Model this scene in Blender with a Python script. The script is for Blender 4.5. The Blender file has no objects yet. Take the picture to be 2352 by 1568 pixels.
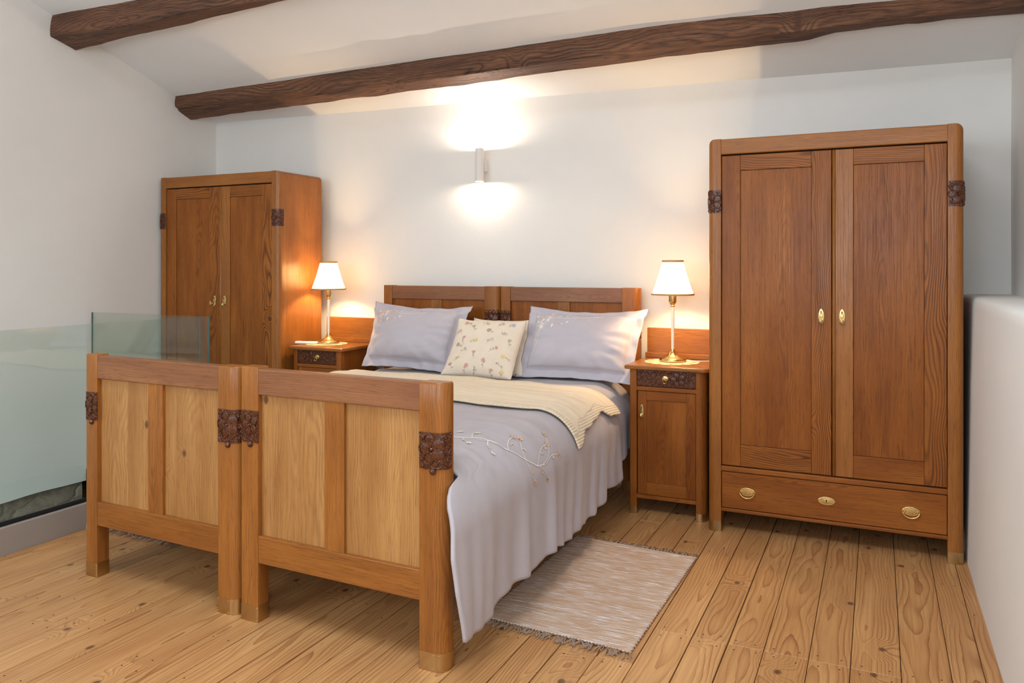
import bpy, bmesh, math, random
from math import sin, cos, pi, sqrt, exp, atan2
from mathutils import Vector, Matrix, noise

random.seed(7)
SC = bpy.context.scene
COL = SC.collection

# ------------------------------------------------------------------ camera
TH = math.radians(24.99)
cam = bpy.data.cameras.new('camera')
cam.sensor_width = 36.0
cam.lens = 1800.0 / 2352.0 * 36.0
cam.shift_y = -172.0 / 2352.0
cam.clip_start = 0.05
cam_o = bpy.data.objects.new('camera', cam)
cam_o.location = (0, 0, 1.33)
cam_o.rotation_euler = (pi / 2, 0, TH)
COL.objects.link(cam_o)
SC.camera = cam_o

# ------------------------------------------------------------------ world, daylight, exposure
SC.view_settings.view_transform = 'Standard'
SC.view_settings.look = 'None'
SC.view_settings.gamma = 1.0
SC.view_settings.use_curve_mapping = False
SC.view_settings.exposure = 0.33
w = bpy.data.worlds.new('world')
SC.world = w
w.use_nodes = True
bg = w.node_tree.nodes['Background']
bg.inputs[0].default_value = (0.80, 0.90, 1.0, 1)
bg.inputs[1].default_value = 0.45


def area(name, loc, target, sx, sy, power, col):
    l = bpy.data.lights.new(name, 'AREA')
    l.shape = 'RECTANGLE'
    l.size, l.size_y = sx, sy
    l.energy = power
    l.color = col
    o = bpy.data.objects.new(name, l)
    o.location = loc
    d = Vector(target) - Vector(loc)
    o.rotation_euler = d.to_track_quat('-Z', 'Y').to_euler()
    COL.objects.link(o)
    return o


# daylight from behind the camera; low, right and overhead sources are added for brightness
area('daylight_window_front', (-3.3, -1.72, 2.1), (-1.0, 4.0, 2.3), 1.7, 1.7, 60, (0.84, 0.93, 1.0))
area('added_daylight_low', (-0.55, -1.72, 1.55), (-0.4, 4.6, 2.5), 1.3, 1.1, 29, (0.70, 0.86, 1.0))  # unseen source added to cool and brighten ceiling and upper back wall
area('added_daylight_right', (0.57, -0.55, 1.95), (-3.0, 1.6, 1.3), 1.2, 1.1, 42, (0.80, 0.91, 1.0))  # added light inside the room, brightens left wall and duvet side
area('added_daylight_overhead', (-0.95, 1.05, 3.75), (-0.9, 2.4, 0.4), 1.5, 1.25, 66, (0.80, 0.91, 1.0))  # unseen overhead light added to brighten floor, parapet and duvet side


# ------------------------------------------------------------------ naming helpers
def tag(o, label=None, cat=None, group=None, kind=None):
    if label: o['label'] = label
    if cat: o['category'] = cat
    if group: o['group'] = group
    if kind: o['kind'] = kind
    return o


def empty(name, loc, label, cat, group=None):
    o = bpy.data.objects.new(name, None)
    o.empty_display_size = 0.1
    o.location = loc
    COL.objects.link(o)
    return tag(o, label, cat, group)


# ------------------------------------------------------------------ materials
def newmat(name):
    m = bpy.data.materials.new(name)
    m.use_nodes = True
    nt = m.node_tree
    b = nt.nodes['Principled BSDF']
    return m, nt, b


def N(nt, typ, **kw):
    n = nt.nodes.new(typ)
    for k, v in kw.items():
        if k == 'ins':
            for kk, vv in v.items():
                n.inputs[kk].default_value = vv
        else:
            setattr(n, k, v)
    return n


def math_n(nt, op, a, b=None, clamp=False):
    n = nt.nodes.new('ShaderNodeMath')
    n.operation = op
    n.use_clamp = clamp
    for i, x in enumerate((a, b)):
        if x is None: continue
        if isinstance(x, (int, float)):
            n.inputs[i].default_value = x
        else:
            nt.links.new(x, n.inputs[i])
    return n.outputs[0]


def mixc(nt, fac, a, b, blend='MIX'):
    n = nt.nodes.new('ShaderNodeMix')
    n.data_type = 'RGBA'
    n.blend_type = blend
    for i, x in ((0, fac), (6, a), (7, b)):
        if isinstance(x, (int, float)):
            n.inputs[i].default_value = x
        elif isinstance(x, tuple):
            n.inputs[i].default_value = (x[0], x[1], x[2], 1)
        else:
            nt.links.new(x, n.inputs[i])
    return n.outputs[2]


def noise_n(nt, vec, scale, detail=3, rough=0.55, dist=0.0):
    n = nt.nodes.new('ShaderNodeTexNoise')
    n.inputs['Scale'].default_value = scale
    n.inputs['Detail'].default_value = detail
    n.inputs['Roughness'].default_value = rough
    n.inputs['Distortion'].default_value = dist
    if vec is not None: nt.links.new(vec, n.inputs['Vector'])
    return n.outputs[0]


def maprange(nt, x, a, b, c=0.0, d=1.0, smooth=False):
    n = nt.nodes.new('ShaderNodeMapRange')
    if smooth: n.interpolation_type = 'SMOOTHSTEP'
    nt.links.new(x, n.inputs[0])
    for i, v in enumerate((a, b, c, d)):
        n.inputs[i + 1].default_value = v
    return n.outputs[0]


def vscale(nt, vec, s):
    n = nt.nodes.new('ShaderNodeVectorMath')
    n.operation = 'MULTIPLY'
    nt.links.new(vec, n.inputs[0])
    n.inputs[1].default_value = s
    return n.outputs[0]


def bump(nt, b, h, strength, dist=0.01):
    n = nt.nodes.new('ShaderNodeBump')
    n.inputs['Strength'].default_value = strength
    n.inputs['Distance'].default_value = dist
    nt.links.new(h, n.inputs['Height'])
    nt.links.new(n.outputs[0], b.inputs['Normal'])


def srgb(r, g, b):
    f = lambda c: (c / 255 / 12.92) if c / 255 <= 0.04045 else ((c / 255 + 0.055) / 1.055) ** 2.4
    return (f(r), f(g), f(b))


def wood_mat(name, light, mid, dark, ring=95.0, ringamt=0.45, wob=0.05, pores=0.45, rough=0.36,
             knots=0.0, sharp=False, bumpamt=0.12, patch=0.35, tintamt=0.13, spec=0.5):
    m, nt, b = newmat(name)
    at = N(nt, 'ShaderNodeAttribute', attribute_name='wood')
    v = at.outputs['Vector']
    # slow wander of the log's centre
    wn = nt.nodes.new('ShaderNodeTexNoise')
    wn.inputs['Scale'].default_value = 1.0
    wn.inputs['Detail'].default_value = 2.0
    nt.links.new(vscale(nt, v, (4.0, 4.0, 1.3)), wn.inputs['Vector'])
    sub = N(nt, 'ShaderNodeVectorMath', operation='SUBTRACT')
    nt.links.new(wn.outputs['Color'], sub.inputs[0])
    sub.inputs[1].default_value = (0.5, 0.5, 0.5)
    off = vscale(nt, sub.outputs[0], (wob * 2, wob * 2, 0))
    add = N(nt, 'ShaderNodeVectorMath', operation='ADD')
    nt.links.new(v, add.inputs[0])
    nt.links.new(off, add.inputs[1])
    p = vscale(nt, add.outputs[0], (1, 1, 0.0))
    ln = N(nt, 'ShaderNodeVectorMath', operation='LENGTH')
    nt.links.new(p, ln.inputs[0])
    r = ln.outputs['Value']
    fine = noise_n(nt, vscale(nt, v, (60, 60, 7)), 1.0, 3)
    r = math_n(nt, 'ADD', r, math_n(nt, 'MULTIPLY', fine, 0.004))
    core = None
    if knots > 0:
        sx = N(nt, 'ShaderNodeSeparateXYZ')
        nt.links.new(v, sx.inputs[0])
        cx = N(nt, 'ShaderNodeCombineXYZ')
        nt.links.new(sx.outputs[0], cx.inputs[0])
        nt.links.new(sx.outputs[2], cx.inputs[1])
        vo = N(nt, 'ShaderNodeTexVoronoi')
        vo.voronoi_dimensions = '2D'
        vo.inputs['Scale'].default_value = knots
        nt.links.new(vscale(nt, cx.outputs[0], (1.0, 0.72, 1.0)), vo.inputs['Vector'])
        d = math_n(nt, 'DIVIDE', vo.outputs['Distance'], knots)
        kf = maprange(nt, d, 0.0, 0.075, 1.0, 0.0, True)
        r = math_n(nt, 'ADD', r, math_n(nt, 'MULTIPLY', kf, 0.045))
        core = maprange(nt, math_n(nt, 'ADD', d, math_n(nt, 'MULTIPLY', fine, 0.008)), 0.011, 0.019, 1.0, 0.0)
    if sharp:
        fr = math_n(nt, 'FRACT', math_n(nt, 'MULTIPLY', r, ring))
        rg = math_n(nt, 'POWER', fr, 3.5)
    else:
        sn = math_n(nt, 'SINE', math_n(nt, 'MULTIPLY', r, ring * 2 * pi))
        rg = math_n(nt, 'POWER', maprange(nt, sn, -1, 1), 2.0)
    big = noise_n(nt, vscale(nt, v, (9, 9, 1.6)), 1.0, 3)
    c = mixc(nt, maprange(nt, big, 0.3, 0.7, 0.5 - patch, 0.5 + patch), light, mid)
    amt = math_n(nt, 'MULTIPLY', rg, math_n(nt, 'MULTIPLY', maprange(nt, noise_n(nt, vscale(nt, v, (14, 14, 2)), 1.0, 2), 0.3, 0.7, 0.35, 1.0), ringamt))
    c = mixc(nt, amt, c, dark)
    po = noise_n(nt, vscale(nt, v, (420, 420, 14)), 1.0, 2, 0.6)
    pm = maprange(nt, po, 0.56, 0.70, 0.0, pores)
    c = mixc(nt, pm, c, dark)
    st = noise_n(nt, vscale(nt, v, (150, 150, 3.0)), 1.0, 2, 0.5)
    c = mixc(nt, maprange(nt, st, 0.35, 0.65, 0.0, 0.22), c, dark)
    if core is not None:
        c = mixc(nt, math_n(nt, 'MULTIPLY', core, 0.82), c, srgb(84, 52, 36))
    ta = N(nt, 'ShaderNodeAttribute', attribute_name='tint')
    c = mixc(nt, 1.0, c, mixc(nt, ta.outputs['Fac'], tuple(1 - tintamt * k for k in (0.8, 1.0, 1.15)), (1.0, 1.0, 1.0)), 'MULTIPLY')
    nt.links.new(c, b.inputs['Base Color'])
    nt.links.new(maprange(nt, st, 0.3, 0.7, rough - 0.05, rough + 0.1), b.inputs['Roughness'])
    b.inputs['Specular IOR Level'].default_value = spec
    h = math_n(nt, 'ADD', math_n(nt, 'MULTIPLY', pm, -1.0), math_n(nt, 'MULTIPLY', rg, -0.4))
    bump(nt, b, h, bumpamt, 0.002)
    return m


M = {}
M['oak'] = wood_mat('honey_oak', srgb(174, 110, 48), srgb(148, 89, 36), srgb(86, 47, 19), ring=190, ringamt=0.34, wob=0.045, spec=0.36, rough=0.30, pores=0.6, patch=0.5)
M['oak_panel'] = wood_mat('golden_oak_panel', srgb(194, 144, 86), srgb(168, 116, 62), srgb(110, 68, 34), ring=120, ringamt=0.34, wob=0.06, spec=0.35, rough=0.38, pores=0.55, patch=0.55, knots=1.9)
M['oak_rail'] = wood_mat('reddish_oak_rail', srgb(158, 104, 64), srgb(132, 80, 47), srgb(80, 45, 26), ring=210, ringamt=0.3, rough=0.36, pores=0.6, patch=0.5)
M['oak_cab'] = wood_mat('brown_oak_cabinet', srgb(168, 100, 40), srgb(138, 75, 27), srgb(74, 38, 14), ring=200, ringamt=0.42, wob=0.055, spec=0.22, rough=0.30, pores=0.6, patch=0.55)
M['oak_bold'] = wood_mat('bold_figured_oak', srgb(170, 102, 42), srgb(144, 82, 32), srgb(66, 34, 13), ring=110, ringamt=0.85, wob=0.075, spec=0.22, rough=0.3, pores=0.4, knots=1.5)
M['pine'] = wood_mat('pine_floor', srgb(212, 162, 106), srgb(192, 140, 88), srgb(136, 78, 38), ring=88, ringamt=0.95, wob=0.05, pores=0.10,
                     rough=0.42, knots=2.7, sharp=True, bumpamt=0.15, patch=0.5)
M['beam'] = wood_mat('old_dark_beam', srgb(140, 94, 64), srgb(88, 55, 37), srgb(26, 15, 10), ring=60, ringamt=0.75, wob=0.10, pores=0.8, rough=0.7,
                     knots=2.2, bumpamt=0.9, patch=0.5)


def carved_mat():
    m, nt, b = newmat('carved_dark_oak')
    tc = N(nt, 'ShaderNodeTexCoord')
    n1 = noise_n(nt, tc.outputs['Object'], 90, 3)
    c = mixc(nt, maprange(nt, n1, 0.3, 0.7), srgb(104, 50, 16), srgb(54, 25, 9))
    nt.links.new(c, b.inputs['Base Color'])
    b.inputs['Roughness'].default_value = 0.25
    vo = N(nt, 'ShaderNodeTexVoronoi', ins={'Scale': 210.0})
    nt.links.new(tc.outputs['Object'], vo.inputs['Vector'])
    bump(nt, b, vo.outputs['Distance'], 0.35, 0.002)
    return m


M['carved'] = carved_mat()


def simple(name, col, rough=0.5, metal=0.0, bscale=None, bamt=0.1, bdist=0.002, var=0.0, coat=0.0, sheen=0.0):
    m, nt, b = newmat(name)
    b.inputs['Base Color'].default_value = (*col, 1)
    b.inputs['Roughness'].default_value = rough
    b.inputs['Metallic'].default_value = metal
    b.inputs['Coat Weight'].default_value = coat
    b.inputs['Sheen Weight'].default_value = sheen
    tc = N(nt, 'ShaderNodeTexCoord')
    if var > 0:
        n1 = noise_n(nt, tc.outputs['Object'], 6.0, 4)
        c = mixc(nt, maprange(nt, n1, 0.3, 0.7), tuple(x * (1 - var) for x in col), tuple(min(1, x * (1 + var)) for x in col))
        nt.links.new(c, b.inputs['Base Color'])
    if bscale:
        bump(nt, b, noise_n(nt, tc.outputs['Object'], bscale, 4), bamt, bdist)
    return m


M['brass'] = simple('polished_brass', srgb(214, 184, 122), 0.24, 1.0, 60, 0.08, 0.001, 0.06)
M['brass_old'] = simple('aged_brass_cap', srgb(192, 162, 114), 0.3, 1.0, 30, 0.1, 0.001, 0.15)
M['dark'] = simple('dark_gap', (0.012, 0.009, 0.007), 0.8)
M['cream'] = simple('cream_lacquer', srgb(240, 232, 216), 0.35)
M['white_plastic'] = simple('white_plastic', srgb(236, 234, 230), 0.35)
M['sconce'] = simple('white_sconce_metal', srgb(224, 218, 212), 0.55)
M['trim'] = simple('greige_painted_kerb', srgb(150, 138, 128), 0.6, 0, 40, 0.05, 0.002)
M['black'] = simple('black_channel', (0.015, 0.015, 0.016), 0.4)


def plaster(name, col):
    m, nt, b = newmat(name)
    tc = N(nt, 'ShaderNodeTexCoord')
    v = tc.outputs['Object']
    n1 = noise_n(nt, v, 1.6, 4)
    c = mixc(nt, maprange(nt, n1, 0.3, 0.7), tuple(x * 0.965 for x in col), tuple(min(1, x * 1.02) for x in col))
    nt.links.new(c, b.inputs['Base Color'])
    b.inputs['Roughness'].default_value = 0.85
    b.inputs['Specular IOR Level'].default_value = 0.25
    a = noise_n(nt, v, 6.0, 5, 0.6, 0.6)
    f = noise_n(nt, v, 42.0, 3, 0.6)
    h = math_n(nt, 'ADD', math_n(nt, 'MULTIPLY', a, 1.0), math_n(nt, 'MULTIPLY', f, 0.12))
    bump(nt, b, h, 0.11, 0.02)
    return m


M['wall'] = plaster('white_lime_plaster', srgb(232, 228, 222))
M['ceil'] = plaster('white_ceiling_plaster', srgb(234, 232, 229))


def stone_mat():
    m, nt, b = newmat('rubble_stone')
    tc = N(nt, 'ShaderNodeTexCoord')
    v = vscale(nt, tc.outputs['Object'], (1, 1, 1.5))
    ds = N(nt, 'ShaderNodeVectorMath', operation='ADD')
    nz = N(nt, 'ShaderNodeTexNoise', ins={'Scale': 5.0, 'Detail': 3.0})
    nt.links.new(v, nz.inputs['Vector'])
    nt.links.new(v, ds.inputs[0])
    nt.links.new(vscale(nt, nz.outputs['Color'], (0.16, 0.16, 0.16)), ds.inputs[1])
    vo = N(nt, 'ShaderNodeTexVoronoi', ins={'Scale': 4.2})
    nt.links.new(ds.outputs[0], vo.inputs['Vector'])
    ve = N(nt, 'ShaderNodeTexVoronoi', feature='DISTANCE_TO_EDGE', ins={'Scale': 4.2})
    nt.links.new(ds.outputs[0], ve.inputs['Vector'])
    sx = N(nt, 'ShaderNodeSeparateColor')
    nt.links.new(vo.outputs['Color'], sx.inputs[0])
    c = mixc(nt, sx.outputs[0], srgb(116, 98, 80), srgb(176, 156, 132))
    c = mixc(nt, math_n(nt, 'MULTIPLY', sx.outputs[1], 0.5), c, srgb(120, 122, 126))
    c = mixc(nt, maprange(nt, noise_n(nt, tc.outputs['Object'], 18, 5), 0.35, 0.7, 0, 0.6), c, srgb(86, 70, 54))
    e = maprange(nt, ve.outputs['Distance'], 0.0, 0.06, 1.0, 0.0)
    c = mixc(nt, math_n(nt, 'MULTIPLY', e, 0.7), c, srgb(150, 134, 112))
    nt.links.new(c, b.inputs['Base Color'])
    b.inputs['Roughness'].default_value = 0.9
    h = math_n(nt, 'ADD', math_n(nt, 'MULTIPLY', e, -1), noise_n(nt, tc.outputs['Object'], 14, 5))
    bump(nt, b, h, 0.5, 0.02)
    return m


M['stone'] = stone_mat()


def cloth_mat(name, col, weave=900.0, var=0.03, rough=0.85, bamt=0.15, fold=0.0):
    m, nt, b = newmat(name)
    tc = N(nt, 'ShaderNodeTexCoord')
    v = tc.outputs['Object']
    n1 = noise_n(nt, v, 12.0, 3)
    c = mixc(nt, maprange(nt, n1, 0.3, 0.7), tuple(x * (1 - var) for x in col), tuple(min(1, x * (1 + var)) for x in col))
    nt.links.new(c, b.inputs['Base Color'])
    b.inputs['Roughness'].default_value = rough
    b.inputs['Sheen Weight'].default_value = 0.15
    b.inputs['Specular IOR Level'].default_value = 0.3
    h = noise_n(nt, v, weave, 1)
    if fold > 0:
        f2 = noise_n(nt, v, 22.0, 4, 0.55, 0.6)
        h = math_n(nt, 'ADD', math_n(nt, 'MULTIPLY', h, 0.06), math_n(nt, 'MULTIPLY', f2, fold))
    bump(nt, b, h, bamt, 0.004)
    return m


M['duvet'] = cloth_mat('lilac_grey_cotton', srgb(179, 170, 173), fold=0.5, bamt=0.35)
M['pillow'] = cloth_mat('lilac_grey_pillow_cotton', srgb(186, 179, 186), fold=0.5, bamt=0.35)
M['cushion'] = cloth_mat('cream_linen', srgb(226, 210, 190), 500, 0.03, 0.9, 0.2, 0.2)
M['mattress'] = cloth_mat('white_mattress_cover', srgb(214, 210, 206))
M['emb_white'] = simple('white_thread', srgb(240, 230, 222), 0.6)
M['emb_peach'] = simple('peach_thread', srgb(222, 184, 150), 0.6)
M['emb_tan'] = simple('tan_thread', srgb(176, 124, 76), 0.6)
M['emb_grey'] = simple('grey_green_thread', srgb(176, 168, 150), 0.7)
M['emb_red'] = simple('rose_thread', srgb(208, 152, 140), 0.7)
M['emb_yel'] = simple('yellow_thread', srgb(226, 200, 124), 0.7)
M['emb_blue'] = simple('blue_thread', srgb(166, 178, 198), 0.7)
M['emb_dark'] = simple('brown_thread', srgb(178, 150, 138), 0.7)


def knit_mat():
    m, nt, b = newmat('cream_knit')
    at = N(nt, 'ShaderNodeAttribute', attribute_name='knit')   # x along, y across (metres), z = border kind
    sx = N(nt, 'ShaderNodeSeparateXYZ')
    nt.links.new(at.outputs['Vector'], sx.inputs[0])
    a = math_n(nt, 'SINE', math_n(nt, 'MULTIPLY', sx.outputs[0], 2 * pi / 0.012))
    c_ = math_n(nt, 'SINE', math_n(nt, 'MULTIPLY', sx.outputs[1], 2 * pi / 0.012))
    isx = math_n(nt, 'COMPARE', sx.outputs[2], 1.0)
    isy = math_n(nt, 'COMPARE', sx.outputs[2], 2.0)
    for q in (isx, isy):
        q.node.inputs[2].default_value = 0.5
    rib = math_n(nt, 'ADD', math_n(nt, 'MULTIPLY', a, isx), math_n(nt, 'MULTIPLY', c_, isy))
    tc = N(nt, 'ShaderNodeTexCoord')
    fine = noise_n(nt, tc.outputs['Object'], 330, 2)
    h = math_n(nt, 'ADD', rib, math_n(nt, 'MULTIPLY', fine, 1.2))
    c = mixc(nt, maprange(nt, rib, -1, 1), srgb(226, 204, 170), srgb(241, 222, 192))
    nt.links.new(c, b.inputs['Base Color'])
    b.inputs['Roughness'].default_value = 0.9
    b.inputs['Sheen Weight'].default_value = 0.25
    bump(nt, b, h, 0.5, 0.004)
    return m


M['knit'] = knit_mat()


def rug_mat():
    m, nt, b = newmat('woven_rag_rug')
    tc = N(nt, 'ShaderNodeTexCoord')
    v = tc.outputs['Object']
    a = noise_n(nt, vscale(nt, v, (7, 150, 7)), 1.0, 3, 0.6)
    a2 = noise_n(nt, vscale(nt, v, (2.2, 26, 2)), 1.0, 2)
    c = mixc(nt, maprange(nt, a, 0.38, 0.62), srgb(188, 152, 124), srgb(212, 188, 168))
    c = mixc(nt, maprange(nt, noise_n(nt, vscale(nt, v, (9, 120, 9)), 1.3, 3), 0.52, 0.62), c, srgb(226, 218, 218))
    c = mixc(nt, maprange(nt, a2, 0.4, 0.66, 0, 0.55), c, srgb(190, 148, 112))
    nt.links.new(c, b.inputs['Base Color'])
    b.inputs['Roughness'].default_value = 0.95
    wv = math_n(nt, 'SINE', math_n(nt, 'MULTIPLY', N_sep_y(nt, v), 2 * pi / 0.0075))
    wx = noise_n(nt, vscale(nt, v, (260, 90, 1)), 1.0, 1)
    h = math_n(nt, 'ADD', math_n(nt, 'MULTIPLY', wv, 0.5), wx)
    bump(nt, b, h, 0.5, 0.003)
    return m


def N_sep_y(nt, v):
    s = N(nt, 'ShaderNodeSeparateXYZ')
    nt.links.new(v, s.inputs[0])
    return s.outputs[1]


M['rug'] = rug_mat()
M['fringe'] = simple('taupe_fringe_yarn', srgb(152, 126, 106), 0.9)


def doily_mat():
    m, nt, b = newmat('cream_crochet')
    b.inputs['Base Color'].default_value = (*srgb(232, 214, 170), 1)
    b.inputs['Roughness'].default_value = 0.9
    tc = N(nt, 'ShaderNodeTexCoord')
    vo = N(nt, 'ShaderNodeTexVoronoi', ins={'Scale': 160.0})
    nt.links.new(tc.outputs['Object'], vo.inputs['Vector'])
    bump(nt, b, vo.outputs['Distance'], 0.7, 0.003)
    return m


M['doily'] = doily_mat()


def glass_mat(name, tint, gl=1.0):
    m = bpy.data.materials.new(name)
    m.use_nodes = True
    nt = m.node_tree
    nt.nodes.clear()
    out = nt.nodes.new('ShaderNodeOutputMaterial')
    tr = N(nt, 'ShaderNodeBsdfTransparent')
    tr.inputs[0].default_value = (*tint, 1)
    g = N(nt, 'ShaderNodeBsdfGlossy')
    g.inputs['Roughness'].default_value = 0.02
    g.inputs['Color'].default_value = (0.95, 1.0, 0.98, 1)
    lw = N(nt, 'ShaderNodeLayerWeight', ins={'Blend': 0.5})
    mx = N(nt, 'ShaderNodeMixShader')
    sch = math_n(nt, 'ADD', math_n(nt, 'MULTIPLY', math_n(nt, 'POWER', lw.outputs['Facing'], 5.0), 0.96), 0.04)
    nt.links.new(math_n(nt, 'MULTIPLY', sch, gl), mx.inputs[0])
    nt.links.new(tr.outputs[0], mx.inputs[1])
    nt.links.new(g.outputs[0], mx.inputs[2])
    nt.links.new(mx.outputs[0], out.inputs[0])
    return m


M['glass'] = glass_mat('green_tinted_glass', (0.895, 0.94, 0.915))
M['glass_edge'] = simple('polished_glass_edge', srgb(70, 110, 112), 0.15)


def shade_mat():
    m = bpy.data.materials.new('cream_lamp_shade_fabric')
    m.use_nodes = True
    nt = m.node_tree
    nt.nodes.clear()
    out = nt.nodes.new('ShaderNodeOutputMaterial')
    d = N(nt, 'ShaderNodeBsdfDiffuse')
    d.inputs[0].default_value = (0.86, 0.78, 0.62, 1)
    t = N(nt, 'ShaderNodeBsdfTranslucent')
    t.inputs[0].default_value = (0.92, 0.80, 0.58, 1)
    mx = N(nt, 'ShaderNodeMixShader', ins={0: 0.55})
    nt.links.new(d.outputs[0], mx.inputs[1])
    nt.links.new(t.outputs[0], mx.inputs[2])
    nt.links.new(mx.outputs[0], out.inputs[0])
    return m


M['shade'] = shade_mat()
M['shade_trim'] = simple('tan_shade_braid', srgb(190, 150, 104), 0.8)


def emit(name, col, s):
    m = bpy.data.materials.new(name)
    m.use_nodes = True
    nt = m.node_tree
    nt.nodes.clear()
    out = nt.nodes.new('ShaderNodeOutputMaterial')
    e = N(nt, 'ShaderNodeEmission')
    e.inputs[0].default_value = (*col, 1)
    e.inputs[1].default_value = s
    nt.links.new(e.outputs[0], out.inputs[0])
    return m


M['bulb'] = emit('lit_bulb', (1.0, 0.78, 0.45), 25)
M['led'] = emit('lit_led_lens', (1.0, 0.88, 0.72), 14)


# ------------------------------------------------------------------ mesh builder
class MB:
    def __init__(self):
        self.v = []
        self.f = []
        self.w = []
        self.mi = []
        self.sm = []
        self.k = None
        self.t = []

    def add(self, verts, faces, wood=None, mi=0, smooth=False):
        o = len(self.v)
        tn = random.random()
        self.t += [tn] * len(verts)
        self.v += [tuple(p) for p in verts]
        self.w += [tuple(p) for p in (wood if wood is not None else [(0, 0, 0)] * len(verts))]
        for f in faces:
            self.f.append([i + o for i in f])
            self.mi.append(mi)
            self.sm.append(smooth)
        return self

    def woodc(self, verts, grain, off=None):
        if off is None:
            ang = random.uniform(0, 2 * pi)
            rr = random.uniform(0.03, 0.13)
            off = (rr * cos(ang), rr * sin(ang), random.uniform(-40, 40))
        n = len(verts)
        c = [sum(p[i] for p in verts) / n for i in range(3)]
        out = []
        for p in verts:
            x, y, z = (p[i] - c[i] for i in range(3))
            if grain == 'z': q = (x, y, z)
            elif grain == 'x': q = (z, y, x)
            else: q = (x, z, y)
            out.append((q[0] + off[0], q[1] + off[1], q[2] + off[2]))
        return out

    def box(self, x0, x1, y0, y1, z0, z1, grain='z', bev=0.0025, mi=0, seg=2, off=None):
        bm = bmesh.new()
        r = bmesh.ops.create_cube(bm, size=1.0)
        for q in bm.verts:
            q.co = Vector(((x0 + x1) / 2 + q.co.x * (x1 - x0), (y0 + y1) / 2 + q.co.y * (y1 - y0), (z0 + z1) / 2 + q.co.z * (z1 - z0)))
        if bev > 0:
            b = min(bev, 0.45 * min(abs(x1 - x0), abs(y1 - y0), abs(z1 - z0)))
            bmesh.ops.bevel(bm, geom=bm.edges[:], offset=b, segments=seg, affect='EDGES', profile=0.5)
        bm.verts.index_update()
        vs = [tuple(q.co) for q in bm.verts]
        fs = [[q.index for q in f.verts] for f in bm.faces]
        bm.free()
        self.add(vs, fs, self.woodc(vs, grain, off), mi)
        return self

    def prism(self, prof, zs, grain='z', mi=0, warp=None, smooth=True, caps=True):
        """prof: closed CCW list of (x, y); zs: heights"""
        n = len(prof)
        vs = [(x, y, z) for z in zs for (x, y) in prof]
        wd = self.woodc(vs, grain)
        if warp: vs = [warp(*p) for p in vs]
        fs = []
        for k in range(len(zs) - 1):
            for i in range(n):
                j = (i + 1) % n
                fs.append([k * n + i, k * n + j, (k + 1) * n + j, (k + 1) * n + i])
        self.add(vs, fs, wd, mi, smooth)
        if caps:
            tk = self.t[-1]
            self.add(vs[:n], [list(reversed(range(n)))], wd[:n], mi)
            self.add(vs[-n:], [list(range(n))], wd[-n:], mi)
            self.t[-2 * n:] = [tk] * (2 * n)
        return self

    def lathe(self, prof, c=(0, 0, 0), seg=32, mi=0, sx=1, sy=1, smooth=True):
        """prof: list of (r, z)"""
        vs = []
        for (r, z) in prof:
            for i in range(seg):
                a = 2 * pi * i / seg
                vs.append((c[0] + r * cos(a) * sx, c[1] + r * sin(a) * sy, c[2] + z))
        fs = []
        for k in range(len(prof) - 1):
            for i in range(seg):
                j = (i + 1) % seg
                fs.append([k * seg + i, k * seg + j, (k + 1) * seg + j, (k + 1) * seg + i])
        self.add(vs, fs, None, mi, smooth)
        self.add(vs[:seg], [list(reversed(range(seg)))], None, mi)
        self.add(vs[-seg:], [list(range(seg))], None, mi)
        return self

    def blob(self, c, ax, mi=0, nu=10, nv=6):
        """ellipsoid with axis vectors ax = (a, b, n)"""
        vs, fs = [], []
        a, b, n = (Vector(q) for q in ax)
        c = Vector(c)
        for j in range(nv + 1):
            t = pi * j / nv - pi / 2
            for i in range(nu):
                p = 2 * pi * i / nu
                vs.append(tuple(c + a * cos(t) * cos(p) + b * cos(t) * sin(p) + n * sin(t)))
        for j in range(nv):
            for i in range(nu):
                k = (i + 1) % nu
                fs.append([j * nu + i, j * nu + k, (j + 1) * nu + k, (j + 1) * nu + i])
        self.add(vs, fs, None, mi, True)
        return self

    def tube(self, pts, r, seg=8, mi=0, closed=False):
        pts = [Vector(p) for p in pts]
        n = len(pts)
        vs, fs = [], []
        up = Vector((0, 0, 1))
        for i, p in enumerate(pts):
            if closed:
                d = pts[(i + 1) % n] - pts[(i - 1) % n]
            else:
                d = pts[min(i + 1, n - 1)] - pts[max(i - 1, 0)]
            d.normalize()
            s = d.cross(up)
            if s.length < 1e-3: s = d.cross(Vector((1, 0, 0)))
            s.normalize()
            t = s.cross(d)
            rr = r[i] if isinstance(r, (list, tuple)) else r
            for k in range(seg):
                a = 2 * pi * k / seg
                vs.append(tuple(p + s * rr * cos(a) + t * rr * sin(a)))
        for i in range(n if closed else n - 1):
            j = (i + 1) % n
            for k in range(seg):
                l = (k + 1) % seg
                fs.append([i * seg + k, i * seg + l, j * seg + l, j * seg + k])
        if not closed:
            fs.append(list(reversed(range(seg))))
            fs.append([(n - 1) * seg + k for k in range(seg)])
        self.add(vs, fs, None, mi, True)
        return self

    def grid(self, fn, nu, nv, mi=0, wood=None):
        vs = [fn(i / nu, j / nv) for j in range(nv + 1) for i in range(nu + 1)]
        fs = [[j * (nu + 1) + i, j * (nu + 1) + i + 1, (j + 1) * (nu + 1) + i + 1, (j + 1) * (nu + 1) + i] for j in range(nv) for i in range(nu)]
        self.add(vs, fs, wood, mi, True)
        return self

    def warp(self, fn):
        self.v = [fn(*p) for p in self.v]
        return self

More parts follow.
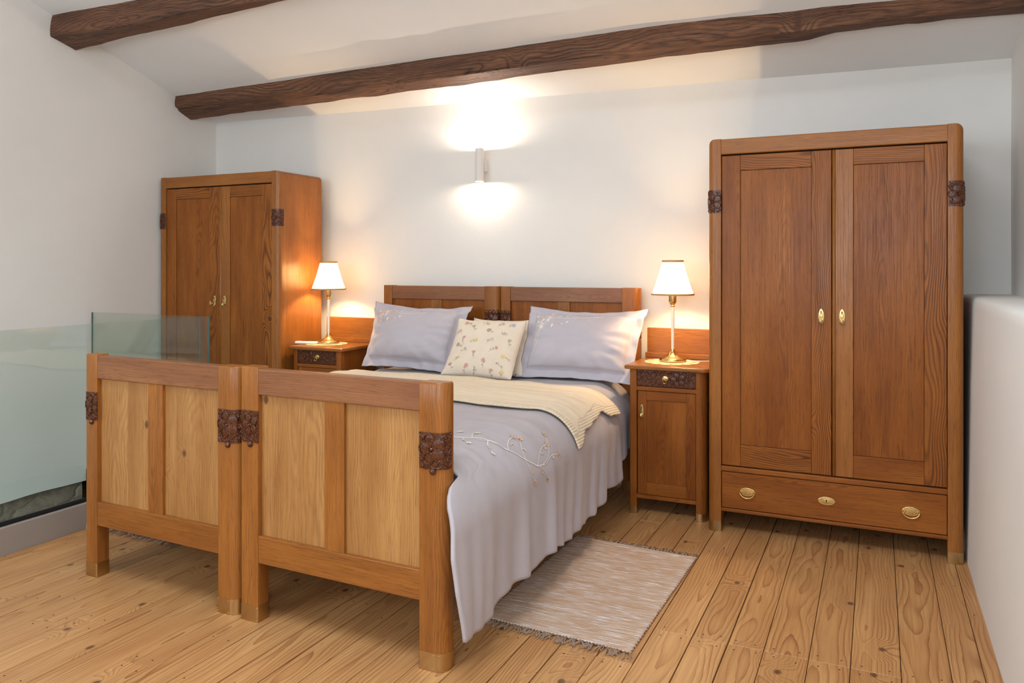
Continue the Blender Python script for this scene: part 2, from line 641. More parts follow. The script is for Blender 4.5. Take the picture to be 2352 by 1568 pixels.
    def build(self, name, mats, parent=None, local=False, origin=None, flip_check=False):
        if not isinstance(mats, (list, tuple)): mats = [mats]
        ref = Vector((0, 0, 0))
        if parent is not None and not local:
            p = parent
            while p is not None:
                ref += p.location
                p = p.parent
        if parent is None and origin is not None: ref = Vector(origin)
        me = bpy.data.meshes.new(name)
        me.from_pydata([(x - ref.x, y - ref.y, z - ref.z) for (x, y, z) in self.v], [], self.f)
        for m_ in mats: me.materials.append(m_)
        me.polygons.foreach_set('material_index', self.mi)
        me.polygons.foreach_set('use_smooth', self.sm)
        at = me.attributes.new('wood', 'FLOAT_VECTOR', 'POINT')
        at.data.foreach_set('vector', [c for q in self.w for c in q])
        at = me.attributes.new('tint', 'FLOAT', 'POINT')
        at.data.foreach_set('value', self.t)
        if self.k:
            a2 = me.attributes.new('knit', 'FLOAT_VECTOR', 'POINT')
            a2.data.foreach_set('vector', [c for q in self.k for c in q])
        me.update()
        bm = bmesh.new()
        bm.from_mesh(me)
        bmesh.ops.recalc_face_normals(bm, faces=bm.faces[:])
        bm.to_mesh(me)
        bm.free()
        o = bpy.data.objects.new(name, me)
        COL.objects.link(o)
        if parent is not None: o.parent = parent
        if origin is not None and parent is None: o.location = origin
        return o


def structure(o, label=None):
    o['kind'] = 'structure'
    if label: o['label'] = label
    return o


def smoothstep(a, b, x):
    t = max(0.0, min(1.0, (x - a) / (b - a)))
    return t * t * (3 - 2 * t)


def lerp_tab(tab, x):
    if x <= tab[0][0]: return tab[0][1]
    for (a, va), (b, vb) in zip(tab, tab[1:]):
        if x <= b: return va + (vb - va) * (x - a) / (b - a)
    return tab[-1][1]


# ------------------------------------------------------------------ the room
XL, XR, YB, YF = -4.735, 0.608, 4.62, -1.7


def ceil_z(x, y):
    return 3.944 - 0.01586 * x - 0.3373 * y


def nz3(x, y, z, s=1.0):
    return noise.noise(Vector((x * s, y * s, z * s)))


# back wall, with the slight waviness of hand-laid plaster
b = MB()
b.grid(lambda u, v: ((XL - 0.3) + u * (XR + 0.6 - XL), YB + 0.006 * nz3(u * 6, v * 4, 1.0), -0.2 + v * 2.9), 90, 44)
structure(b.build('wall_back', M['wall']))
# left wall, above the stairwell
b = MB()
b.grid(lambda u, v: (XL + 0.010 * nz3(u * 9, v * 6, 4.0) + 0.03 * v * v, 4.9 - u * 6.7, (-0.08 + 0.012 * nz3(u * 22, 0, 2)) + v * 4.9), 120, 60)
b.grid(lambda u, v: (XL - 0.2 * v + 0.010 * nz3(u * 9, 0, 4.0), 4.9 - u * 6.7, -0.08 + 0.012 * nz3(u * 22, 0, 2) - 0.02 * v), 120, 2)
structure(b.build('wall_left', M['wall']))
b = MB()
b.grid(lambda u, v: (XL - 0.03 + 0.03 * nz3(u * 25, v * 9, 7), 3.49 - u * 5.2, -2.4 + v * 2.4), 140, 60)
structure(b.build('wall_stairwell', M['stone']))
# right wall above the parapet ledge
b = MB()
b.grid(lambda u, v: (XR + 0.006 * nz3(u * 6, v * 6, 9), 4.9 - u * 6.7, -0.1 + v * 4.9), 60, 40)
structure(b.build('wall_right', M['wall']))
# parapet with its broad ledge
def par_x(y, z):
    return 0.366 + 0.024 * z / 1.19 + 0.004 * nz3(y * 2, z * 2, 3)
b = MB()
prof = [(0.0, 0), (0.0, 0.4), (0.0, 0.8), (0.0, 1.15), (0.004, 1.175), (0.014, 1.187), (0.03, 1.191), (0.26, 1.191)]
ny = 60
vs, fs = [], []
for j in range(ny + 1):
    y = 4.64 - j * (4.64 + 1.6) / ny
    for (dx, z) in prof:
        vs.append((par_x(y, min(z, 1.15)) + dx, y, z))
m_ = len(prof)
for j in range(ny):
    for i in range(m_ - 1):
        fs.append([j * m_ + i, j * m_ + i + 1, (j + 1) * m_ + i + 1, (j + 1) * m_ + i])
b.add(vs, fs, None, 0, True)
structure(b.build('wall_parapet', M['wall']))
# sloping ceiling slab with an unseen opening added for the overhead light
SKY_ADDED = (-1.75, -0.15, 0.35, 1.65)
b = MB()
xs_ = (XL - 0.3, SKY_ADDED[0], SKY_ADDED[1], XR + 0.3)
ys_ = (YF - 0.3, SKY_ADDED[2], SKY_ADDED[3], YB + 0.3)
for i in range(3):
    for j in range(3):
        if i == 1 and j == 1: continue
        q = [(x, y, ceil_z(x, y)) for y in (ys_[j], ys_[j + 1]) for x in (xs_[i], xs_[i + 1])]
        q += [(x, y, z + 0.15) for (x, y, z) in q]
        b.add(q, [[0, 1, 3, 2], [4, 6, 7, 5], [0, 4, 5, 1], [2, 3, 7, 6], [0, 2, 6, 4], [1, 5, 7, 3]])
structure(b.build('ceiling', M['ceil']))
b = MB()
for (x0, x1, y0, y1) in ((SKY_ADDED[0], SKY_ADDED[0] + .06, SKY_ADDED[2], SKY_ADDED[3]), (SKY_ADDED[1] - .06, SKY_ADDED[1], SKY_ADDED[2], SKY_ADDED[3]), (SKY_ADDED[0], SKY_ADDED[1], SKY_ADDED[2], SKY_ADDED[2] + .06), (SKY_ADDED[0], SKY_ADDED[1], SKY_ADDED[3] - .06, SKY_ADDED[3])):
    q = [(x, y, ceil_z(x, y) + 0.02) for y in (y0, y1) for x in (x0, x1)]
    q += [(x, y, z + 0.10) for (x, y, z) in q]
    b.add(q, [[0, 1, 3, 2], [4, 6, 7, 5], [0, 4, 5, 1], [2, 3, 7, 6], [0, 2, 6, 4], [1, 5, 7, 3]])
structure(b.build('window_3', M['oak']))  # frame round the opening added for the overhead light
# wall behind the camera: one window, one opening added for the low light
def wall_with_holes(x0, x1, z0, z1, y, holes, th=0.25):
    b = MB()
    xs_ = sorted({x0, x1, *[h[0] for h in holes], *[h[1] for h in holes]})
    zs_ = sorted({z0, z1, *[h[2] for h in holes], *[h[3] for h in holes]})
    for a, c in zip(xs_, xs_[1:]):
        for d, e in zip(zs_, zs_[1:]):
            cx, cz = (a + c) / 2, (d + e) / 2
            if any(h[0] < cx < h[1] and h[2] < cz < h[3] for h in holes): continue
            b.box(a, c, y - th, y, d, e, bev=0)
    return b
holes = [(-4.2, -2.4, 1.2, 3.0), (-1.25, 0.15, 0.95, 2.15)]
structure(wall_with_holes(XL - 0.1, XR + 0.1, -0.1, 4.6, YF, holes).build('wall_front', M['wall']))
for i, h in enumerate(holes):
    b = MB()
    for a, c, d, e in ((h[0], h[0] + .06, h[2], h[3]), (h[1] - .06, h[1], h[2], h[3]), (h[0], h[1], h[2], h[2] + .06), (h[0], h[1], h[3] - .06, h[3]),
                       ((h[0] + h[1]) / 2 - .03, (h[0] + h[1]) / 2 + .03, h[2], h[3])):
        b.box(a, c, YF - 0.22, YF - 0.16, d, e, bev=0.004)
    structure(b.build('window_%d' % (1 if i == 0 else 4), M['oak']))  # second frame belongs to the opening added for the low light

b = MB()
for (y0, y1, z0, z1) in ((-1.2, -1.14, 1.35, 2.55), (0.04, 0.10, 1.35, 2.55), (-1.2, 0.10, 1.35, 1.41), (-1.2, 0.10, 2.49, 2.55), (-0.58, -0.52, 1.35, 2.55)):
    b.box(XR - 0.03, XR + 0.02, y0, y1, z0, z1, bev=0.004)
structure(b.build('window_2', M['oak']))  # added frame on solid wall, the right-hand light hangs in front

# ---- floor: individual boards in one mesh, with dark gaps and nail heads
KX = -3.655     # inner face of the stairwell kerb
b = MB()
b.box(XL, XR, YF, YB, -0.12, -0.022, bev=0, mi=1) if False else None
b.box(KX - 0.03, XR + 0.1, YF, YB + 0.1, -0.25, -0.02, bev=0, mi=1)
b.box(XL - 0.05, KX, 3.50, YB + 0.1, -0.25, -0.02, bev=0, mi=1)
edges = [0.40, 0.316, 0.219, 0.071, -0.081, -0.211, -0.357, -0.478, -0.604, -0.742, -0.872, -1.01]
x = -1.01
rs = random.Random(3)
while x > XL - 0.05:
    x -= rs.uniform(0.115, 0.155)
    edges.append(x)
nails = []
for i in range(len(edges) - 1):
    xa, xb = edges[i + 1], edges[i]
    ystart = 3.50 if xb < KX + 0.03 else YF
    if ystart == YF and xa < KX: xa = max(xa, KX + 0.012)
    # butt joints
    js = [ystart]
    base = 2.83 if -0.62 < xb < 0.1 else (rs.choice([2.55, 2.83, 0.9, 2.2]) if xb > -1.0 else rs.uniform(0.9, 2.0))
    if base > ystart + 0.3: js.append(base)
    if base < 2.5 and xb < -1.0: js.append(base + rs.uniform(1.9, 2.4))
    js.append(YB + 0.08)
    for ya, yb in zip(js, js[1:]):
        if yb - ya < 0.1: continue
        g = 0.0012 + (0.0016 if rs.random() < 0.25 else 0)
        dz = rs.uniform(-0.001, 0.0)
        ang = rs.uniform(0, 2 * pi)
        off = (rs.uniform(-0.05, 0.05), rs.choice([-1, 1]) * rs.uniform(0.012, 0.06), rs.uniform(-30, 30))
        b.box(xa + g, xb - g, ya + 0.001, yb - 0.001, -0.022, dz, 'y', 0.0012, 0, 1, off)
        for yy in (ya + 0.035, yb - 0.035, (ya + yb) / 2 + rs.uniform(-0.1, 0.1)):
            for fx in (0.22, 0.78):
                nails.append((xa + (xb - xa) * fx + rs.uniform(-.006, .006), yy + rs.uniform(-.008, .008), dz))
for (nx, ny_, nz_) in nails:
    if ny_ < 1.0 or nx > 0.36: continue
    n = 8
    vs = [(nx + 0.0032 * cos(2 * pi * k / n), ny_ + 0.0032 * sin(2 * pi * k / n), nz_ + 0.0004) for k in range(n)]
    b.add(vs, [list(range(n))], None, 1)
structure(b.build('floor', [M['pine'], M['dark']]))

# stairwell: lower landing far below and the edge of the upper floor
b = MB()
b.box(XL - 0.2, KX, YF, 3.52, -2.5, -2.4, bev=0)
structure(b.build('floor_stairwell', M['trim']))
b = MB()
b.box(XL - 0.05, KX, 3.50, 3.56, -0.6, -0.001, 'x', 0.004)
structure(b.build('trim_stair_edge', M['beam']))
# painted kerb under the glass rail
b = MB()
b.box(KX - 0.012, KX + 0.012, YF, 3.50, -0.3, 0.128, bev=0.003)
b.box(KX - 0.075, KX - 0.055, YF, 3.50, -0.3, 0.128, bev=0.003)
b.box(KX - 0.054, KX - 0.013, YF, 3.50, -0.3, 0.06, bev=0.0)
structure(b.build('trim_kerb', M['trim']))

# ---- glass balustrade
g = empty('glass_balustrade', (-3.68, 2.5, 0.0), 'frameless greenish glass balustrade around the stairwell beyond the left bed', 'railing')
def pane(x0, x1, y0, y1, z0, z1, thin):
    b = MB()
    b.box(x0, x1, y0, y1, z0, z1, bev=0.0)
    # edge faces get the darker polished edge
    for i, f in enumerate(b.f):
        c = [b.v[k] for k in f]
        nx = all(abs(p[0] - c[0][0]) < 1e-6 for p in c)
        nyy = all(abs(p[1] - c[0][1]) < 1e-6 for p in c)
        big = nx if thin == 'x' else nyy
        b.mi[i] = 0 if big else 1
    return b
pane(-3.695, -3.685, -0.6, 3.475, 0.07, 1.032, 'x').build('glass_pane', [M['glass'], M['glass_edge']], g)
pane(-4.70, -3.665, 3.515, 3.527, 0.0, 1.028, 'y').build('glass_pane', [M['glass'], M['glass_edge']], g)
b = MB()
b.box(-3.708, -3.669, YF, 3.48, 0.06, 0.1265, bev=0)
b.box(-3.6848, -3.6795, YF, 3.48, 0.06, 0.146, bev=0)
b.build('channel', M['black'], g)

# ---- old beams under the slope
def beam(name, sects, label, seed):
    """sects: [(x, [(y, z) ...]) ...] cross-sections lerped along x"""
    b = MB()
    n = 90
    x0, x1 = sects[0][0], sects[-1][0]
    K = len(sects[0][1])
    SUB = 4
    vs, wd = [], []
    for i in range(n + 1):
        x = x0 + (x1 - x0) * i / n
        for (xa, sa), (xb, sb) in zip(sects, sects[1:]):
            if xa <= x <= xb + 1e-6:
                t = (x - xa) / (xb - xa)
                s = [(p[0] + (q_[0] - p[0]) * t, p[1] + (q_[1] - p[1]) * t) for p, q_ in zip(sa, sb)]
                break
        for k in range(K):
            y0_, z0_ = s[k]
            y1_, z1_ = s[(k + 1) % K]
            for e in range(SUB):
                tt = e / SUB
                y, z = y0_ + (y1_ - y0_) * tt, z0_ + (z1_ - z0_) * tt
                d = 0.010 * nz3(x * 2.5, k * 3 + tt, seed) + 0.006 * nz3(x * 9, k * 5 + tt * 2, seed + 5)
                ccx = sum(p[0] for p in s) / K
                ccz = sum(p[1] for p in s) / K
                L = sqrt((y - ccx) ** 2 + (z - ccz) ** 2)
                vs.append((x, y + d * (y - ccx) / L, z + d * (z - ccz) / L))
                wd.append((y - ccx + 0.02, z - ccz + 0.05, x + seed * 10))
    R = K * SUB
    fs = []
    for i in range(n):
        for k in range(R):
            l = (k + 1) % R
            fs.append([i * R + k, i * R + l, (i + 1) * R + l, (i + 1) * R + k])
    fs.append(list(range(R)))
    fs.append([n * R + k for k in range(R)])
    b.add(vs, fs, wd, 0, False)
    o = b.build(name, M['beam'], None, origin=(0.5 * (x0 + x1), sects[0][1][0][0], sects[0][1][0][1]))
    tag(o, label, 'beam', 'old ceiling beams')
    return o


def bsec(yt, zt, ym, zm, yc, zc, yb, zb, yw):
    # top-front, mid-front, chamfer, bottom-back, top-back
    return [(yt, zt), (ym, zm), (yc, zc), (yb, zb), (yw, ceil_z(-2, yw) + 0.03)]


beam('ceiling_beam', [
    (XL - 0.05, bsec(4.230, 2.640, 4.221, 2.520, 4.250, 2.495, 4.364, 2.446, 4.40)),
    (-3.15, bsec(4.148, 2.640, 4.140, 2.485, 4.158, 2.462, 4.283, 2.448, 4.32)),
    (-2.0, bsec(4.097, 2.640, 4.089, 2.487, 4.098, 2.474, 4.232, 2.453, 4.27)),
    (-1.08, bsec(4.055, 2.640, 4.047, 2.488, 4.056, 2.476, 4.190, 2.458, 4.23)),
    (-0.34, bsec(4.058, 2.640, 4.050, 2.490, 4.058, 2.474, 4.192, 2.466, 4.23)),
    (-0.20, bsec(4.058, 2.635, 4.050, 2.492, 4.058, 2.480, 4.192, 2.490, 4.23)),
    (0.66, bsec(4.090, 2.630, 4.080, 2.487, 4.090, 2.478, 4.222, 2.484, 4.26)),
], 'long dark weathered ceiling beam running above the bed to the right wall', 1.3)
beam('ceiling_beam', [
    (XL - 0.05, bsec(3.267, 2.935, 3.244, 2.790, 3.262, 2.776, 3.420, 2.736, 3.45)),
    (-4.05, bsec(3.267, 2.950, 3.244, 2.765, 3.252, 2.758, 3.416, 2.765, 3.45)),
    (-3.0, bsec(3.267, 2.950, 3.244, 2.775, 3.252, 2.768, 3.416, 2.808, 3.45)),
    (0.66, bsec(3.267, 2.920, 3.244, 2.775, 3.252, 2.768, 3.416, 2.800, 3.45)),
], 'rough brown ceiling beam end cut off by the top left corner, nearer of two', 6.1)


# ------------------------------------------------------------------ furniture helpers
def post_prof(x0, x1, y0, y1, rl, rr, rb=0.006, n=10):
    """CCW outline, front = y0; rl / rr: radii of the front-left / front-right corners"""
    p = []
    def arc(cx, cy, r, a0, a1, k):
        for i in range(k + 1):
            a = a0 + (a1 - a0) * i / k
            p.append((cx + r * cos(a), cy + r * sin(a)))
    arc(x0 + rl, y0 + rl, rl, pi, 1.5 * pi, n)
    arc(x1 - rr, y0 + rr, rr, 1.5 * pi, 2 * pi, n)
    arc(x1 - rb, y1 - rb, rb, 0, pi / 2, 3)
    arc(x0 + rb, y1 - rb, rb, pi / 2, pi, 3)
    return p


def offset_prof(p, d):
    n = len(p)
    cx = sum(q[0] for q in p) / n
    cy = sum(q[1] for q in p) / n
    out = []
    for i in range(n):
        a, c = p[(i - 1) % n], p[(i + 1) % n]
        tx, ty = c[0] - a[0], c[1] - a[1]
        L = sqrt(tx * tx + ty * ty) or 1
        out.append((p[i][0] + ty / L * d, p[i][1] - tx / L * d))
    return out


def brass_cap(prof, h, warp=None):
    b = MB()
    pr = offset_prof(prof, 0.0016)
    b.prism(pr, [0.0, h], warp=warp)
    # little nail heads
    n = len(pr)
    xs_ = [q[0] for q in pr]
    for zz in (0.008, h - 0.007):
        for t in (0.12, 0.5, 0.88):
            x = min(xs_) + t * (max(xs_) - min(xs_))
            cand = [q for q in pr]
            q = min(cand, key=lambda c: abs(c[0] - x) + 2 * (c[1] - min(k[1] for k in pr)))
            c = (q[0], q[1], zz)
            if warp: c = warp(*c)
            b.blob(c, ((0.002, 0, 0), (0, 0.002, 0), (0, 0, 0.002)), 0, 6, 4)
    return b


def front_path(prof):
    """front part of an outline as a polyline from left to right with normals"""
    ys = [q[1] for q in prof]
    ymid = (min(ys) + max(ys)) / 2
    k0 = min(range(len(prof)), key=lambda i: (prof[i][0], prof[i][1]))
    n = len(prof)
    path = []
    for i in range(n):
        q = prof[(i) % n]
        path.append(q)
        if q[0] >= max(p[0] for p in prof) - 1e-6: break
    while len(path) > 3 and path[0][1] > min(ys) + 0.5 * 0.02 * 0 + 1e-4 and abs(path[0][0] - path[1][0]) < 0.0012 and ymid > 0 and small_corner(path): path.pop(0)
    return path


def small_corner(path):
    """true while the start still runs up a tight front-left corner"""
    y0 = min(q[1] for q in path)
    return path[0][1] - y0 < 0.010


def path_at(path, s):
    L = 0
    for a, c in zip(path, path[1:]):
        d = sqrt((c[0] - a[0]) ** 2 + (c[1] - a[1]) ** 2)
        if d < 1e-9: continue
        if L + d >= s:
            t = (s - L) / d
            tx, ty = (c[0] - a[0]) / d, (c[1] - a[1]) / d
            return (a[0] + tx * d * t, a[1] + ty * d * t), (tx, ty), (ty, -tx)
        L += d
    a, c = path[-2], path[-1]
    d = sqrt((c[0] - a[0]) ** 2 + (c[1] - a[1]) ** 2) or 1
    tx, ty = (c[0] - a[0]) / d, (c[1] - a[1]) / d
    return c, (tx, ty), (ty, -tx)


def plen(path):
    return sum(sqrt((c[0] - a[0]) ** 2 + (c[1] - a[1]) ** 2) for a, c in zip(path, path[1:]))


def carving(path, z0, z1, sc, knob=True, scallop=False, seed=1, flowers=None, warp=None, lift=0.003):
    """carved band: raised ground over the front path plus petals, leaves and beads"""
    R = random.Random(seed)
    b = MB()
    L = plen(path)
    K = 24
    vs, fs = [], []
    for zz, dd in ((z0, -0.002), (z0, lift), (z1, lift), (z1, -0.002)):
        for i in range(K + 1):
            (px, py), t, nr = path_at(path, L * i / K)
            vs.append((px + nr[0] * dd, py + nr[1] * dd, zz))
    for r in range(3):
        for i in range(K):
            fs.append([r * (K + 1) + i, r * (K + 1) + i + 1, (r + 1) * (K + 1) + i + 1, (r + 1) * (K + 1) + i])
    fs += [[0, K + 1, 2 * (K + 1), 3 * (K + 1)], [K, 2 * K + 1, 3 * K + 2, 4 * K + 3]]
    b.add(vs, fs)

    def feat(s, z, a, w_, h_, up=0.004, lf=lift):
        s = max(0.003, min(L - 0.003, s))
        (px, py), t, nr = path_at(path, s)
        T = Vector((t[0], t[1], 0))
        Z = Vector((0, 0, 1))
        A = T * cos(a) + Z * sin(a)
        B = -T * sin(a) + Z * cos(a)
        Nn = Vector((nr[0], nr[1], 0))
        b.blob(Vector((px, py, z)) + Nn * lf, (A * w_, B * h_, Nn * up), 0, 10, 6)

    if flowers is None: flowers = [(sc, (z0 + z1) / 2 + 0.1 * (z1 - z0) * 0.5, 0.5 * (z1 - z0) * 0.52)]
    for (fs_, fz, fr) in flowers:
        for k in range(5):
            a = pi / 2 + 2 * pi * k / 5 + 0.3
            feat(fs_ + cos(a) * fr * 0.58, fz + sin(a) * fr * 0.58, a, fr * 0.46, fr * 0.42, 0.0026)
            rim = []
            for q in range(14):
                b2 = 2 * pi * q / 14
                u_, v_ = fr * 0.43 * cos(b2), fr * 0.39 * sin(b2)
                ss = max(0.002, min(L - 0.002, fs_ + cos(a) * fr * 0.60 + u_ * cos(a) - v_ * sin(a)))
                zz_ = fz + sin(a) * fr * 0.60 + u_ * sin(a) + v_ * cos(a)
                (px, py), t_, nr_ = path_at(path, ss)
                dd = lift + 0.0030
                rim.append((px + nr_[0] * dd, py + nr_[1] * dd, zz_))
            b.tube(rim, 0.0019, 6, closed=True)
        feat(fs_, fz, 0, fr * 0.16, fr * 0.16, 0.0085)
        for k in range(6):
            a = 2 * pi * k / 6
            feat(fs_ + cos(a) * fr * 0.27, fz + sin(a) * fr * 0.27, a, fr * 0.07, fr * 0.05, 0.0065)
    # curling leaves and beads on the ground
    nb = int(2600 * L * (z1 - z0) * 6)
    for k in range(nb):
        s, z = R.uniform(0.004, L - 0.004), R.uniform(z0 + 0.005, z1 - 0.005)
        if any((s - f[0]) ** 2 + (z - f[1]) ** 2 < (f[2] * 0.95) ** 2 for f in flowers): continue
        if R.random() < 0.35:
            feat(s, z, R.uniform(0, pi), R.uniform(0.008, 0.014), 0.0030, 0.0036)
        else:
            q = R.uniform(0.0022, 0.0036)
            feat(s, z, 0, q, q, 0.0028)
    if knob:
        for (fs_, fz, fr) in flowers:
            feat(fs_ + 0.004, z0 - 0.006, 0, 0.012, 0.013, 0.010)
            feat(fs_ + 0.004, z0 - 0.006, 0, 0.007, 0.008, 0.013)
    if scallop:
        k = 5
        for i in range(k):
            feat(L * (i + 0.5) / k, z1 + 0.002, 0, L / k * 0.5, 0.013 + 0.006 * (1 - abs(2 * (i + .5) / k - 1)), 0.005)
    if warp: b.warp(warp)
    return b


# ------------------------------------------------------------------ beds
def make_bed(x0, x1, hx0, hx1, yl, yr, wl, label, seed, carvl):
    """x0..x1 footboard, hx0..hx1 headboard; yl / yr front of the footboard at its two ends"""
    bed = empty('single_bed', ((x0 + x1) / 2, 3.3, 0.0), label, 'bed', 'antique oak single beds pushed together')
    k = (yr - yl) / (x1 - x0)
    H, HB = 0.948, 1.203
    wr = 0.100

    def wf(x, y, z):
        return (x, y + yl + k * (x - x0), z)
    # --- foot
    TH_ = 0.062
    pl = post_prof(x0, x0 + wl, 0.0, TH_, 0.008, 0.004)
    pr = post_prof(x1 - wr, x1, 0.0, TH_ + 0.006, 0.004, 0.042, 0.012)
    zs = [0.0] + [0.12 * i for i in range(1, 8)]
    for prof, htop, caph, cz in ((pl, H + 0.006, 0.060, carvl[0]), (pr, H, 0.060, carvl[1])):
        b = MB()
        b.prism(prof, zs + [htop - 0.006], warp=wf, caps=False)
        b.prism(offset_prof(prof, -0.004), [htop - 0.001], warp=wf, caps=False)
        ptop = offset_prof(prof, -0.005)
        b = MB()
        n = len(prof)
        vs = [(x, y, z) for z in zs + [htop - 0.007] for (x, y) in prof] + [(x, y, htop - 0.002) for (x, y) in offset_prof(prof, -0.002)] + [(x, y, htop) for (x, y) in ptop]
        wd = b.woodc(vs, 'z')
        vs = [wf(*q) for q in vs]
        nr = len(vs) // n
        fs = [[r * n + i, r * n + (i + 1) % n, (r + 1) * n + (i + 1) % n, (r + 1) * n + i] for r in range(nr - 1) for i in range(n)]
        b.add(vs, fs, wd, 0, True)
        b.add([vs[(nr - 1) * n + i] for i in range(n)], [list(range(n))], [wd[(nr - 1) * n + i] for i in range(n)])
        leg = b.build('leg', M['oak'], bed)
        c = brass_cap(prof, caph, wf).build('brass_cap', M['brass_old'], leg)
        c['label'] = 'brass cap'
        path = front_path(prof)
        L = plen(path)
        cv = carving(path, cz[0], cz[1], 0, seed=seed, warp=wf,
                     flowers=[(L * (0.5 if prof is pl else 0.40), (cz[0] + cz[1]) / 2 + 0.006, 0.040 if prof is pl else 0.050)])
        cv.build('carving', M['carved'], leg)['label'] = 'dark carved flower band'
        seed += 1
    xi0, xi1 = x0 + wl, x1 - wr
    b = MB().box(xi0 - 0.004, xi1 + 0.004, 0.004, 0.05, 0.850, H - 0.001, 'x', 0.004).warp(wf)
    b.build('footboard_top_rail', M['oak_rail'], bed)
    b = MB().box(xi0 - 0.004, xi1 + 0.004, 0.004, 0.044, 0.221, 0.322, 'x', 0.003).warp(wf)
    b.build('footboard_bottom_rail', M['oak'], bed)
    xm = (xi0 + xi1) / 2 - 0.005
    b = MB().box(xm - 0.044, xm + 0.044, 0.009, 0.036, 0.318, 0.853, 'z', 0.002).warp(wf)
    b.build('footboard_muntin', M['oak'], bed)
    for a, c in ((xi0, xm - 0.044), (xm + 0.044, xi1)):
        b = MB()
        w2 = (c - a)
        cut = a + w2 * (0.55 if a == xi0 else 0.2 if seed % 2 else 0.8)
        b.box(a - 0.003, cut, 0.023, 0.034, 0.318, 0.853, 'z', 0.0006)
        b.box(cut, c + 0.003, 0.023, 0.034, 0.318, 0.853, 'z', 0.0006)
        b.warp(wf)
        b.build('footboard_panel', M['oak_panel'], bed)

    # --- head
    def wh(x, y, z):
        return (x, y + 4.50, z)
    pl = post_prof(hx0, hx0 + 0.068, 0.0, 0.062, 0.008, 0.004)
    pr = post_prof(hx1 - 0.105, hx1, 0.0, 0.066, 0.004, 0.042, 0.012)
    for prof in (pl, pr):
        b = MB().prism(prof, [0.2 * i for i in range(7)] + [HB], warp=wh)
        leg = b.build('leg', M['oak'], bed)
        brass_cap(prof, 0.058, wh).build('brass_cap', M['brass_old'], leg)
        path = front_path(prof)
        L = plen(path)
        carving(path, 0.905, 1.035, 0, knob=True, scallop=True, seed=seed + 11, warp=wh,
                flowers=[(L * (0.5 if prof is pl else 0.42), 0.980, 0.038 if prof is pl else 0.048)]).build('carving', M['carved'], leg)
        seed += 1
    a, c = hx0 + 0.068, hx1 - 0.105
    MB().box(a - 0.004, c + 0.004, 0.006, 0.046, 1.112, HB - 0.002, 'x', 0.004).warp(wh).build('headboard_top_rail', M['oak_rail'], bed)
    MB().box(a - 0.004, c + 0.004, 0.006, 0.046, 0.40, 0.50, 'x', 0.004).warp(wh).build('headboard_bottom_rail', M['oak'], bed)
    xm = (a + c) / 2 - 0.01
    MB().box(xm - 0.04, xm + 0.04, 0.014, 0.04, 0.495, 1.114, 'z', 0.002).warp(wh).build('headboard_muntin', M['oak'], bed)
    for p_, q_ in ((a, xm - 0.04), (xm + 0.04, c)):
        MB().box(p_ - 0.003, q_ + 0.003, 0.022, 0.034, 0.495, 1.114, 'z', 0.0006).warp(wh).build('headboard_panel', M['oak_cab'], bed)
    # --- rails and mattress
    for xr_ in (x0 + 0.02, x1 - 0.05):
        MB().box(xr_, xr_ + 0.026, max(yl, yr) + 0.055, 4.51, 0.28, 0.44, 'y', 0.003).build('side_rail', M['oak'], bed)
    MB().box(x0 + 0.05, x1 - 0.055, max(yl, yr) + 0.075, 4.49, 0.33, 0.600, bev=0.04, seg=4).build('mattress', M['mattress'], bed)
    return bed


make_bed(-3.100, -2.205, -3.070, -2.190, 2.291, 2.256, 0.073,
         'oak single bed on the left, near the glass balustrade and left wardrobe', 21, ((0.671, 0.791), (0.656, 0.783)))
make_bed(-2.183, -1.278, -2.178, -1.272, 2.254, 2.222, 0.086,
         'oak single bed on the right, its footboard nearest, beside the rug and right nightstand', 41, ((0.671, 0.790), (0.664, 0.784)))


# ------------------------------------------------------------------ small brass fittings (front faces -y)
def keyhole(b, x, y, z, s=1.0, mi=1):
    n = 12
    vs = [(x + 0.0032 * s * cos(2 * pi * k / n), y, z + 0.0032 * s * sin(2 * pi * k / n)) for k in range(n)]
    b.add(vs, [list(range(n))], None, mi)
    b.add([(x - 0.0016 * s, y, z), (x + 0.0016 * s, y, z), (x + 0.0022 * s, y, z - 0.011 * s), (x - 0.0022 * s, y, z - 0.011 * s)], [[0, 1, 2, 3]], None, mi)


def dome_plate(b, cx, y, cz, rx, rz, h, mi=0, n=28, egg=0.0):
    rings = [(1.0, 0.0), (0.98, 0.35), (0.90, 0.62), (0.86, 0.55), (0.6, 0.85), (0.3, 1.0)]
    vs = []
    for (r, t) in rings:
        for k in range(n):
            a = 2 * pi * k / n
            zz = sin(a)
            vs.append((cx + rx * r * cos(a) * (1 - egg * zz * r), y - h * t, cz + rz * r * zz))
    fs = [[r * n + k, r * n + (k + 1) % n, (r + 1) * n + (k + 1) % n, (r + 1) * n + k] for r in range(len(rings) - 1) for k in range(n)]
    fs.append([(len(rings) - 1) * n + k for k in range(n)])
    b.add(vs, fs, None, mi, True)


